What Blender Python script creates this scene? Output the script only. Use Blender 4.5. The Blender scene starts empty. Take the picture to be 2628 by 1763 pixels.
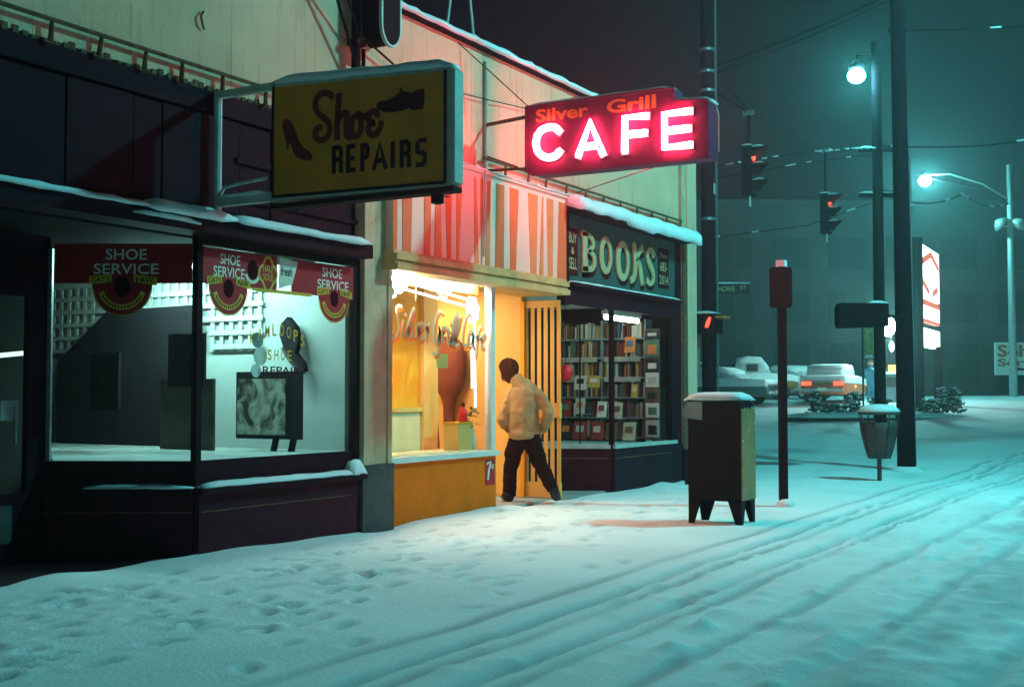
import bpy, bmesh, math, random
import numpy as np
from mathutils import Vector, Matrix

random.seed(11)
rng = np.random.default_rng(5)
R = math.radians
sc = bpy.context.scene
col = sc.collection

# ------------------------------------------------------------------ camera
cd = bpy.data.cameras.new('camera')
cam = bpy.data.objects.new('camera', cd)
col.objects.link(cam)
cd.sensor_width = 36
cd.lens = 43
cd.clip_end = 2000
PHI, PIT = R(30.1), R(2.38)
EYE = Vector((0, -7.33, 1.35))
view = Vector((math.cos(PHI) * math.cos(PIT), math.sin(PHI) * math.cos(PIT), math.sin(PIT)))
cam.location = EYE
cam.rotation_euler = view.to_track_quat('-Z', 'Y').to_euler()
sc.camera = cam

# ------------------------------------------------------------------ night sky, exposure
w = bpy.data.worlds.new('World')
sc.world = w
w.use_nodes = True
bg = w.node_tree.nodes['Background']
bg.inputs['Color'].default_value = (.55, .40, .80, 1)
bg.inputs['Strength'].default_value = .010
vs = sc.view_settings
vs.view_transform = 'Standard'
vs.look = 'None'
vs.gamma = 1
vs.use_curve_mapping = False
vs.exposure = 0
cy = sc.cycles
cy.max_bounces = 6
cy.diffuse_bounces = 3
cy.glossy_bounces = 3
cy.transparent_max_bounces = 16
cy.volume_bounces = 0
cy.sample_clamp_indirect = 4
cy.use_denoising = True
cy.caustics_reflective = False
cy.caustics_refractive = False

MERCURY = (.12, .95, .97)          # colour of the street lamps on this film
LAMP_STREET = 2400                 # emission of the lamp globes
LAMP_FILL = 150  # unseen fill lamp added behind the camera
LAMP_CORNER = 340
LAMP_FLOOD = 900
CAFE_LIGHT = 92
NEON_RED = 104
HAZE_DENSITY = .0026


# ------------------------------------------------------------------ materials
def nodes_of(name):
    m = bpy.data.materials.new(name)
    m.use_nodes = True
    nt = m.node_tree
    return m, nt, nt.nodes['Principled BSDF']


def mat(name, c, rough=.7, metal=0, var=.12, scale=6, bump=.15, bscale=40, spec=.3, streak=0, dirt=None, dirt_amt=0):
    m, nt, b = nodes_of(name)
    N, L = nt.nodes, nt.links
    b.inputs['Roughness'].default_value = rough
    b.inputs['Metallic'].default_value = metal
    b.inputs['Specular IOR Level'].default_value = spec
    tc = N.new('ShaderNodeTexCoord')
    no = N.new('ShaderNodeTexNoise')
    no.inputs['Scale'].default_value = scale
    no.inputs['Detail'].default_value = 5
    L.new(tc.outputs['Object'], no.inputs['Vector'])
    mr = N.new('ShaderNodeMapRange')
    mr.inputs['From Min'].default_value = .3
    mr.inputs['From Max'].default_value = .7
    mr.inputs['To Min'].default_value = 1 - var
    mr.inputs['To Max'].default_value = 1 + var
    L.new(no.outputs['Fac'], mr.inputs['Value'])
    mul = N.new('ShaderNodeVectorMath')
    mul.operation = 'SCALE'
    mul.inputs[0].default_value = c
    L.new(mr.outputs['Result'], mul.inputs['Scale'])
    out = mul.outputs['Vector']
    if streak or dirt_amt:
        mp = N.new('ShaderNodeMapping')
        mp.inputs['Scale'].default_value = (9, 9, .7)
        L.new(tc.outputs['Object'], mp.inputs['Vector'])
        n2 = N.new('ShaderNodeTexNoise')
        n2.inputs['Scale'].default_value = 1.6
        n2.inputs['Detail'].default_value = 7
        L.new(mp.outputs['Vector'], n2.inputs['Vector'])
        m2 = N.new('ShaderNodeMapRange')
        m2.inputs['From Min'].default_value = .55
        m2.inputs['From Max'].default_value = .78
        m2.inputs['To Max'].default_value = max(streak, dirt_amt)
        L.new(n2.outputs['Fac'], m2.inputs['Value'])
        mx = N.new('ShaderNodeMix')
        mx.data_type = 'RGBA'
        L.new(m2.outputs['Result'], mx.inputs['Factor'])
        L.new(out, mx.inputs['A'])
        mx.inputs['B'].default_value = (*(dirt or (.09, .06, .04)), 1)
        out = mx.outputs['Result']
    L.new(out, b.inputs['Base Color'])
    if bump:
        n3 = N.new('ShaderNodeTexNoise')
        n3.inputs['Scale'].default_value = bscale
        n3.inputs['Detail'].default_value = 4
        L.new(tc.outputs['Object'], n3.inputs['Vector'])
        bp = N.new('ShaderNodeBump')
        bp.inputs['Strength'].default_value = bump
        bp.inputs['Distance'].default_value = .02
        L.new(n3.outputs['Fac'], bp.inputs['Height'])
        L.new(bp.outputs['Normal'], b.inputs['Normal'])
    return m


def emit(name, c, s):
    m, nt, b = nodes_of(name)
    b.inputs['Base Color'].default_value = (*[min(1, x * .6) for x in c], 1)
    b.inputs['Emission Color'].default_value = (*c, 1)
    b.inputs['Emission Strength'].default_value = s
    return m


def glass(name, tint=(1, 1, 1), refl=1.0):
    m, nt, b = nodes_of(name)
    N, L = nt.nodes, nt.links
    N.remove(b)
    tr = N.new('ShaderNodeBsdfTransparent')
    tr.inputs['Color'].default_value = (*tint, 1)
    gl = N.new('ShaderNodeBsdfGlossy')
    gl.inputs['Roughness'].default_value = .02
    fr = N.new('ShaderNodeFresnel')
    fr.inputs['IOR'].default_value = 1.45
    k = N.new('ShaderNodeMath')
    k.operation = 'MULTIPLY'
    k.inputs[1].default_value = refl
    L.new(fr.outputs[0], k.inputs[0])
    ge = N.new('ShaderNodeNewGeometry')
    k2 = N.new('ShaderNodeMath')
    k2.operation = 'SUBTRACT'
    k2.inputs[0].default_value = 1
    L.new(ge.outputs['Backfacing'], k2.inputs[1])
    k3 = N.new('ShaderNodeMath')
    k3.operation = 'MULTIPLY'
    L.new(k.outputs[0], k3.inputs[0])
    L.new(k2.outputs[0], k3.inputs[1])
    k = k3
    mx = N.new('ShaderNodeMixShader')
    L.new(k.outputs[0], mx.inputs[0])
    L.new(tr.outputs[0], mx.inputs[1])
    L.new(gl.outputs[0], mx.inputs[2])
    L.new(mx.outputs[0], N['Material Output'].inputs['Surface'])
    return m


M = {}
M['snow'] = mat('snow', (.80, .82, .84), .75, var=.05, scale=1.2, bump=.22, bscale=30, spec=.25)
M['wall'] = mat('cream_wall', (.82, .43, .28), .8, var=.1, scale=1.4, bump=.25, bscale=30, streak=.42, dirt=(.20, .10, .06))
M['wall_trim'] = mat('cream_trim', (.60, .40, .25), .7, var=.16, scale=5, bump=.3, bscale=26, streak=.45, dirt=(.12, .07, .05))
M['band'] = mat('maroon_boards', (.026, .005, .012), .75, var=.2, scale=3, bump=.2, bscale=18, spec=.08)
M['dark'] = mat('dark_paint', (.022, .005, .011), .75, var=.2, scale=4, bump=.15, spec=.08)
M['bulk'] = mat('maroon_bulkhead', (.05, .008, .018), .75, spec=.10, var=.25, scale=5, bump=.2, bscale=20)
M['rust'] = mat('rusty_flashing', (.16, .07, .035), .85, var=.5, scale=14, bump=.5)
M['orange'] = mat('orange_stripe', (.80, .155, .05), .6, var=.07, scale=3)
M['orange2'] = mat('light_orange_stripe', (.80, .24, .08), .6, var=.07, scale=3)
M['peach'] = mat('peach_panel', (.86, .56, .45), .6, var=.06, scale=2)
M['cornice'] = mat('yellow_cornice', (.62, .40, .16), .7, var=.2, scale=6, bump=.3, bscale=24, streak=.35, dirt=(.3, .2, .08))
M['cafe_orange'] = mat('orange_bulkhead', (.95, .165, .010), .8, spec=.08, var=.1, scale=4, bump=.2, streak=.15, dirt=(.4, .12, .02))
M['yellow'] = mat('yellow_paint', (.80, .47, .12), .6, var=.05, scale=3, bump=.1)
M['deep_yellow'] = mat('deep_yellow_wall', (.82, .37, .014), .6, var=.05, scale=3, bump=.1)
M['olive'] = mat('olive_wall', (.62, .42, .11), .7, var=.08, scale=3, bump=.1)
M['white_paint'] = mat('white_paint', (.78, .76, .70), .5, var=.06, scale=8, bump=.1)
M['wains'] = mat('pale_wainscot', (.70, .62, .34), .6, var=.05, scale=6)
M['green'] = mat('green_sign_board', (.028, .085, .075), .6, var=.15, scale=4, bump=.15)
M['cream_letter'] = mat('cream_letter', (.50, .38, .20), .6, var=.12, scale=12)
M['black'] = mat('black_paint', (.016, .007, .010), .8, spec=.08, var=.2, scale=8, bump=.1)
M['blackmat'] = mat('black_letter', (.05, .007, .009), .85, var=.1, spec=.04)
M['pole'] = mat('dark_pole', (.022, .008, .013), .85, var=.25, scale=5, bump=.4, bscale=14, spec=.06)
M['metal'] = mat('grey_metal', (.30, .32, .33), .4, .6, var=.15, scale=10)
M['teal_metal'] = mat('pale_green_metal', (.50, .52, .48), .5, .1, var=.15, scale=6)
M['sign_yellow'] = mat('faded_yellow_sign', (.85, .25, .018), .6, var=.12, scale=3, bump=.1)
M['maroon_letter'] = mat('maroon_letter', (.24, .018, .018), .85, var=.1, spec=.05)
M['dark_red'] = mat('dark_red_sign', (.15, .010, .062), .5, var=.15, scale=5)
M['sil_orange'] = mat('orange_lettering', (.85, .22, .06), .6, var=.1)
M['banner'] = mat('red_banner', (.42, .016, .022), .6, var=.1)
M['gold'] = mat('gold_print', (.72, .42, .05), .6, var=.15, scale=30)
M['white_print'] = mat('white_print', (.80, .78, .66), .7, var=.06)
M['lattice'] = mat('white_lattice', (.85, .85, .78), .6, var=.04)
M['display_white'] = mat('white_display_wall', (.74, .76, .74), .8, var=.08, scale=2)
M['display_floor'] = mat('grey_display_floor', (.55, .58, .56), .8, var=.15, scale=4)
M['grey_board'] = mat('grey_board', (.10, .085, .08), .8, var=.2, scale=5)
M['cloth_black'] = mat('black_cloth', (.02, .013, .018), .9, var=.2)
M['red'] = mat('bright_red', (.75, .02, .03), .5, var=.05)
M['brown'] = mat('brown_cloth', (.16, .035, .015), .85, var=.2, scale=8)
M['wood'] = mat('brown_wood', (.24, .085, .025), .5, var=.2, scale=8)
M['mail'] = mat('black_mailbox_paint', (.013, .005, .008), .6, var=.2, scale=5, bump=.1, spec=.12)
M['mail_lit_side'] = mat('olive_lit_mailbox_front', (.44, .19, .075), .45, var=.25, scale=5, bump=.15, spec=.3)  # lamplight on the street face put into a lighter paint
M['jacket'] = mat('tan_wool', (.44, .30, .14), .95, var=.08, scale=16, bump=.8, bscale=90)
M['trousers'] = mat('dark_brown_trousers', (.020, .007, .007), .95, spec=.05, var=.2, scale=12, bump=.3)
M['shoe'] = mat('black_shoe', (.014, .010, .014), .45, var=.2)
M['hair'] = mat('dark_brown_hair', (.080, .024, .011), .9, spec=.08, var=.3, scale=40, bump=.6, bscale=80)
M['skin'] = mat('skin', (.55, .28, .17), .6, var=.08)
M['snow_ground'] = mat('snow_ground', (.80, .82, .84), .75, var=.07, scale=.9, bump=.3, bscale=34, spec=.25)
_nt = M['snow_ground'].node_tree
_b = _nt.nodes['Principled BSDF']
_src = _b.inputs['Base Color'].links[0].from_socket
_at = _nt.nodes.new('ShaderNodeAttribute')
_at.attribute_name = 'packed'
_mx = _nt.nodes.new('ShaderNodeMix')
_mx.data_type = 'RGBA'
_mx.inputs['B'].default_value = (.40, .45, .48, 1)
_nt.links.new(_at.outputs['Fac'], _mx.inputs['Factor'])
_nt.links.new(_src, _mx.inputs['A'])
_nt.links.new(_mx.outputs['Result'], _b.inputs['Base Color'])


def translucent(name, c):
    m, nt, b = nodes_of(name)
    b.inputs['Base Color'].default_value = (*c, 1)
    b.inputs['Roughness'].default_value = .7
    tl = nt.nodes.new('ShaderNodeBsdfTranslucent')
    tl.inputs['Color'].default_value = (*c, 1)
    mx = nt.nodes.new('ShaderNodeMixShader')
    mx.inputs[0].default_value = .65
    nt.links.new(b.outputs[0], mx.inputs[1])
    nt.links.new(tl.outputs[0], mx.inputs[2])
    nt.links.new(mx.outputs[0], nt.nodes['Material Output'].inputs['Surface'])
    return m


M['script_white'] = translucent('pale_window_paint', (.66, .76, .60))
M['script_orange'] = translucent('orange_window_paint', (.85, .25, .04))
M['frost'] = mat('snow_crusted_glass', (.50, .53, .54), .7, var=.25, scale=3)
M['glass'] = glass('window_glass')
M['glass_entry'] = glass('entrance_glass', (.97, .97, .97), .13)
M['glass_dark'] = glass('shoe_window_glass', (.97, .97, .97), .45)
M['car_white'] = mat('pale_car_paint', (.45, .48, .48), .4, var=.05)
M['car_green'] = mat('green_car_paint', (.06, .14, .13), .4, var=.05)
M['car_red'] = mat('red_car_paint', (.62, .13, .05), .4, var=.05)
M['car_gold'] = mat('brown_truck_paint', (.25, .13, .04), .5, var=.1)
M['tyre'] = mat('tyre_rubber', (.02, .02, .02), .9)
M['leaf'] = mat('dark_leaf', (.035, .06, .04), .7, var=.4, scale=6)
M['concrete'] = mat('concrete', (.32, .31, .29), .85, var=.15, scale=3)
M['far_wall'] = mat('far_brick_wall', (.10, .085, .09), .9, var=.2, scale=.6)
M['far_glass'] = mat('far_dark_window', (.04, .045, .05), .6, var=.1)
M['steel'] = mat('galvanised_pole', (.55, .57, .56), .45, .3, var=.08)
M['self_white'] = mat('white_sign_face', (.78, .76, .70), .6, var=.05)
M['self_brown'] = mat('brown_sign_letter', (.36, .13, .05), .7)
M['bin'] = mat('brown_litter_bin', (.075, .05, .045), .6, var=.25, scale=9, bump=.3)
M['blue_cloth'] = mat('blue_overalls', (.06, .22, .32), .9, var=.15)
M['pump'] = mat('pump_blue_grey', (.25, .33, .36), .5, var=.15)
M['amber'] = emit('amber_lamp', (1, .55, .12), 2.2)
M['tail'] = emit('tail_lamp', (1, .10, .04), 2.4)
M['signal_red'] = emit('red_signal_lens', (1, .028, .014), 9)
M['signal_off'] = mat('unlit_lens', (.03, .04, .035), .3)
M['neon_red'] = emit('red_neon_tube', (1.0, .115, .19), NEON_RED)
M['neon_blue'] = emit('blue_white_neon_tube', (.62, .86, 1.0), 3.2)
M['neon_flower'] = emit('white_neon_tube', (.95, .97, 1.0), 7)
M['tube'] = emit('fluorescent_tube', (.80, 1.0, .82), 17)
M['shoe_tube'] = emit('shoe_fluorescent_tube', (.42, 1.0, .90), 160)
M['glow_bar'] = emit('entry_glow_bar', (.72, 1.0, .92), 1.3)
M['warm'] = emit('warm_ceiling_lamp', (1.0, .80, .50), CAFE_LIGHT)
M['warm_front'] = emit('warm_window_lamp', (1.0, .80, .55), CAFE_LIGHT * 2.0)
M['warm_bar'] = emit('window_light_bar', (1.0, .84, .62), CAFE_LIGHT * 4)
M['warm_door'] = emit('warm_door_lamp', (1.0, .80, .55), CAFE_LIGHT * .75)
M['globe_street'] = emit('street_lamp_globe', MERCURY, LAMP_STREET)
M['globe_fill'] = emit('fill_lamp_globe', MERCURY, LAMP_FILL)
M['globe_corner'] = emit('corner_lamp_globe', MERCURY, LAMP_CORNER)
M['globe_flood'] = emit('flood_lamp_globe', (.16, .95, .95), LAMP_FLOOD)
M['globe_small'] = emit('small_flood_lens', (.35, 1.0, .95), 300)
M['gas_white'] = emit('lit_white_sign', (.80, 1.0, .97), 3.4)
M['gas_red'] = emit('lit_red_sign', (.95, .22, .12), .85)
M['gas_grey'] = emit('lit_grey_print', (.72, .80, .80), .95)

# ------------------------------------------------------------------ helpers
WORLD = {}


class MB:
    def __init__(s):
        s.v, s.f = [], []

    def add(s, vs_, fs):
        k = len(s.v)
        s.v += [tuple(p) for p in vs_]
        s.f += [tuple(k + i for i in f) for f in fs]
        return s

    def box(s, x0, x1, y0, y1, z0, z1):
        return s.add([(x0, y0, z0), (x1, y0, z0), (x1, y1, z0), (x0, y1, z0), (x0, y0, z1), (x1, y0, z1), (x1, y1, z1), (x0, y1, z1)],
                     [(3, 2, 1, 0), (4, 5, 6, 7), (0, 1, 5, 4), (1, 2, 6, 5), (2, 3, 7, 6), (3, 0, 4, 7)])

    def obox(s, c, u, v, n, a, b, d):
        c, u, v, n = Vector(c), Vector(u).normalized() * a / 2, Vector(v).normalized() * b / 2, Vector(n).normalized() * d / 2
        P = [c + i * u + j * v + k * n for k in (-1, 1) for j in (-1, 1) for i in (-1, 1)]
        return s.add(P, [(0, 2, 3, 1), (4, 5, 7, 6), (0, 1, 5, 4), (2, 6, 7, 3), (0, 4, 6, 2), (1, 3, 7, 5)])

    def tube(s, pts, r, n=8, caps=True):
        pts = [Vector(p) for p in pts]
        rs = r if isinstance(r, (list, tuple)) else [r] * len(pts)
        rings = []
        up0 = None
        for i, p in enumerate(pts):
            a = pts[max(0, i - 1)]
            b = pts[min(len(pts) - 1, i + 1)]
            t = (b - a).normalized()
            if up0 is None:
                up0 = Vector((0, 0, 1)) if abs(t.z) < .9 else Vector((1, 0, 0))
            sd = t.cross(up0).normalized()
            up = sd.cross(t).normalized()
            up0 = up
            rings.append([p + (sd * math.cos(q) + up * math.sin(q)) * rs[i] for q in [2 * math.pi * k / n for k in range(n)]])
        vs_ = [v for rg in rings for v in rg]
        fs = []
        for i in range(len(pts) - 1):
            for k in range(n):
                a, b = i * n + k, i * n + (k + 1) % n
                fs.append((a, b, b + n, a + n))
        if caps:
            fs.append(tuple(range(n - 1, -1, -1)))
            fs.append(tuple(range((len(pts) - 1) * n, len(pts) * n)))
        return s.add(vs_, fs)

    def lathe(s, c, prof, n=16, axis=(0, 0, 1)):
        c = Vector(c)
        ax = Vector(axis).normalized()
        u = ax.orthogonal().normalized()
        v = ax.cross(u)
        vs_, fs = [], []
        for r, h in prof:
            for k in range(n):
                q = 2 * math.pi * k / n
                vs_.append(c + ax * h + (u * math.cos(q) + v * math.sin(q)) * r)
        for i in range(len(prof) - 1):
            for k in range(n):
                a, b = i * n + k, i * n + (k + 1) % n
                fs.append((a, b, b + n, a + n))
        fs.append(tuple(range(n - 1, -1, -1)))
        fs.append(tuple(range((len(prof) - 1) * n, len(prof) * n)))
        return s.add(vs_, fs)

    def ball(s, c, r, n=12, sc_=(1, 1, 1)):
        c = Vector(c)
        vs_, fs = [], []
        m = n // 2
        for i in range(m + 1):
            th = math.pi * (i + .001) / (m + .002)
            for k in range(n):
                q = 2 * math.pi * k / n
                vs_.append(c + Vector((r * sc_[0] * math.sin(th) * math.cos(q), r * sc_[1] * math.sin(th) * math.sin(q), r * sc_[2] * math.cos(th))))
        for i in range(m):
            for k in range(n):
                a, b = i * n + k, i * n + (k + 1) % n
                fs.append((a, a + n, b + n, b))
        return s.add(vs_, fs)

    def plate(s, fr, poly, c0, c1):
        """polygon in the frame fr=(origin,u,v), thick from c0 to c1 along u x v"""
        o, u, v = [Vector(q) for q in fr]
        n = u.cross(v)
        k = len(poly)
        ar = sum(poly[i][0] * poly[(i + 1) % k][1] - poly[(i + 1) % k][0] * poly[i][1] for i in range(k))
        if ar < 0:
            poly = poly[::-1]
        A = [o + u * a + v * b + n * c0 for a, b in poly]
        B = [o + u * a + v * b + n * c1 for a, b in poly]
        return s.add(A + B, [tuple(range(k - 1, -1, -1)), tuple(range(k, 2 * k))] + [(i, (i + 1) % k, k + (i + 1) % k, k + i) for i in range(k)])

    def stroke(s, fr, pts, wd, c0, c1, smooth=True):
        if smooth and len(pts) > 2:
            P = []
            for i in range(len(pts) - 1):
                p0, p1, p2, p3 = pts[max(0, i - 1)], pts[i], pts[i + 1], pts[min(len(pts) - 1, i + 2)]
                for q in (0, .25, .5, .75):
                    P.append(tuple(.5 * (2 * p1[d] + (p2[d] - p0[d]) * q + (2 * p0[d] - 5 * p1[d] + 4 * p2[d] - p3[d]) * q * q + (3 * p1[d] - p0[d] - 3 * p2[d] + p3[d]) * q ** 3) for d in (0, 1)))
            P.append(pts[-1])
        else:
            P = list(pts)
        o, u, v = [Vector(q) for q in fr]
        n = u.cross(v)
        wl = wd if isinstance(wd, (list, tuple)) else [wd] * len(P)
        if len(wl) != len(P):
            wl = list(np.interp(np.linspace(0, 1, len(P)), np.linspace(0, 1, len(wl)), wl))
        LR = []
        for i, p in enumerate(P):
            a, b = P[max(0, i - 1)], P[min(len(P) - 1, i + 1)]
            dx, dy = b[0] - a[0], b[1] - a[1]
            l = math.hypot(dx, dy) or 1
            dx, dy = dx / l, dy / l
            ex = (-1 if i == 0 else 1 if i == len(P) - 1 else 0) * wl[i] * .35
            q = (p[0] + dx * ex, p[1] + dy * ex)
            LR.append(((q[0] - dy * wl[i] / 2, q[1] + dx * wl[i] / 2), (q[0] + dy * wl[i] / 2, q[1] - dx * wl[i] / 2)))
        vs_, fs = [], []
        for l_, r_ in LR:
            for c in (c0, c1):
                vs_.append(o + u * l_[0] + v * l_[1] + n * c)
                vs_.append(o + u * r_[0] + v * r_[1] + n * c)
        for i in range(len(P) - 1):
            a, b = i * 4, i * 4 + 4
            fs += [(a + 2, a + 3, b + 3, b + 2), (a, a + 2, b + 2, b), (a + 3, a + 1, b + 1, b + 3)]
        e = (len(P) - 1) * 4
        fs += [(0, 1, 3, 2), (e, e + 2, e + 3, e + 1)]
        return s.add(vs_, fs)

    def snow(s, a, b, wd, h, up=(0, 0, 1), side=(0, -1, 0), n=None, droop=0.0, seed=0):
        """a lumpy strip of settled snow from a to b, wd wide towards side"""
        a, b, up, side = Vector(a), Vector(b), Vector(up), Vector(side)
        n = n or max(6, int((b - a).length / .13))
        rr = random.Random(seed + int(a.x * 100))
        prof = [(0, 0), (0, .75), (.25, 1), (.6, .98), (.9, .7), (1.05, .1), (1.0, -droop / max(h, .01))]
        vs_, fs = [], []
        k = len(prof)
        hh = 1.0
        for i in range(n + 1):
            hh += (rr.uniform(.82, 1.18) - hh) * .5
            ww = 1 + rr.uniform(-.06, .06)
            e = .35 if i in (0, n) else 1
            for p, q in prof:
                vs_.append(Vector((0, 0, rr.uniform(-.006, .006))) + a.lerp(b, i / n) + side * wd * p * (ww if p > .5 else 1) + up * h * q * (hh if q > .3 else 1) * e)
        for i in range(n):
            for j in range(k):
                j2 = (j + 1) % k
                fs.append((i * k + j, i * k + k + j, i * k + k + j2, i * k + j2))
        fs += [tuple(range(k)), tuple(range(n * k + k - 1, n * k - 1, -1))]
        return s.add(vs_, fs)

    def mesh(s, name, smooth=False):
        me = bpy.data.meshes.new(name)
        me.from_pydata(s.v, [], s.f)
        if smooth:
            me.polygons.foreach_set('use_smooth', [True] * len(me.polygons))
        me.update()
        return me

    def build(s, name, m, parent=None, smooth=False, **tags):
        return put(name, s.mesh(name, smooth), m, parent, **tags)


def put(name, me, m, parent=None, **tags):
    o = bpy.data.objects.new(name, me)
    col.objects.link(o)
    if m is not None:
        me.materials.clear()
        me.materials.append(M[m] if isinstance(m, str) else m)
    if parent is not None:
        o.parent = parent
        o.matrix_parent_inverse = WORLD.get(parent.name, Matrix.Identity(4)).inverted()
    for k, v in tags.items():
        if v is not None:
            o[k] = v
    return o


def thing(name, label, cat, loc=(0, 0, 0), group=None, kind=None):
    o = bpy.data.objects.new(name, None)
    o.empty_display_size = .2
    col.objects.link(o)
    o.location = loc
    WORLD[o.name] = Matrix.Translation(Vector(loc))
    o['label'] = label
    o['category'] = cat
    if group:
        o['group'] = group
    if kind:
        o['kind'] = kind
    return o


def copy_tree(o, label=None, parent=None):
    c = o.copy()
    col.objects.link(c)
    if parent is not None:
        c.parent = parent
        c.matrix_parent_inverse = o.matrix_parent_inverse.copy()
    if label:
        c['label'] = label
    for ch in list(o.children):
        copy_tree(ch, None, c)
    return c


def place(o, loc, rz=0):
    o.location = loc
    o.rotation_euler = (0, 0, rz)


_text = {}


def text_mesh(s, bold=.0, shear=0.0):
    key = (s, bold, shear)
    if key not in _text:
        cu = bpy.data.curves.new('lettering', 'FONT')
        cu.body = s
        cu.size = 1
        cu.offset = bold
        cu.shear = shear
        cu.resolution_u = 3
        o = bpy.data.objects.new('lettering', cu)
        col.objects.link(o)
        dg = bpy.context.evaluated_depsgraph_get()
        dg.update()
        me = bpy.data.meshes.new_from_object(o.evaluated_get(dg))
        V = [tuple(v.co) for v in me.vertices]
        F = [tuple(p.vertices) for p in me.polygons]
        bpy.data.objects.remove(o)
        bpy.data.curves.remove(cu)
        bpy.data.meshes.remove(me)
        xs, ys = [v[0] for v in V], [v[1] for v in V]
        _text[key] = (V, F, min(xs), max(xs), min(ys), max(ys))
    return _text[key]


def text(mb, fr, s, a0, a1, b0, b1, c, bold=0.0, shear=0.0):
    """lettering filling the box a0..a1, b0..b1 of the frame, printed at height c"""
    V, F, x0, x1, y0, y1 = text_mesh(s, bold, shear)
    o, u, v = [Vector(q) for q in fr]
    n = u.cross(v)
    mb.add([o + u * (a0 + (p[0] - x0) / (x1 - x0) * (a1 - a0)) + v * (b0 + (p[1] - y0) / (y1 - y0) * (b1 - b0)) + n * c for p in V], F)
    return mb


FAC = ((0, 0, 0), (1, 0, 0), (0, 0, 1))             # facade frame: u along the street, v up, n towards the street


def facing_west(x):                                  # frame of signs that face the camera's end of the street
    return ((x, 0, 0), (0, -1, 0), (0, 0, 1))


def rect(a0, a1, b0, b1):
    return [(a0, b0), (a1, b0), (a1, b1), (a0, b1)]


# ------------------------------------------------------------------ ground
def vnoise(x, y, sc_, seed):
    r = np.random.default_rng(seed)
    g = r.random((256, 256))
    X, Y = x / sc_ + 500, y / sc_ + 500
    xi, yi = np.floor(X).astype(int), np.floor(Y).astype(int)
    fx, fy = X - xi, Y - yi
    fx, fy = fx * fx * (3 - 2 * fx), fy * fy * (3 - 2 * fy)
    a, b = g[xi % 256, yi % 256], g[(xi + 1) % 256, yi % 256]
    c, d = g[xi % 256, (yi + 1) % 256], g[(xi + 1) % 256, (yi + 1) % 256]
    return (a * (1 - fx) + b * fx) * (1 - fy) + (c * (1 - fx) + d * fx) * fy - .5


def base_z(x):
    return np.interp(x, [-1e4, 27, 34, 41, 44, 50, 58, 64, 90, 130, 2000], [0, 0, .1, .3, .42, 1.0, 1.2, 1.25, 1.28, 1.3, 1.3])


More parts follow.
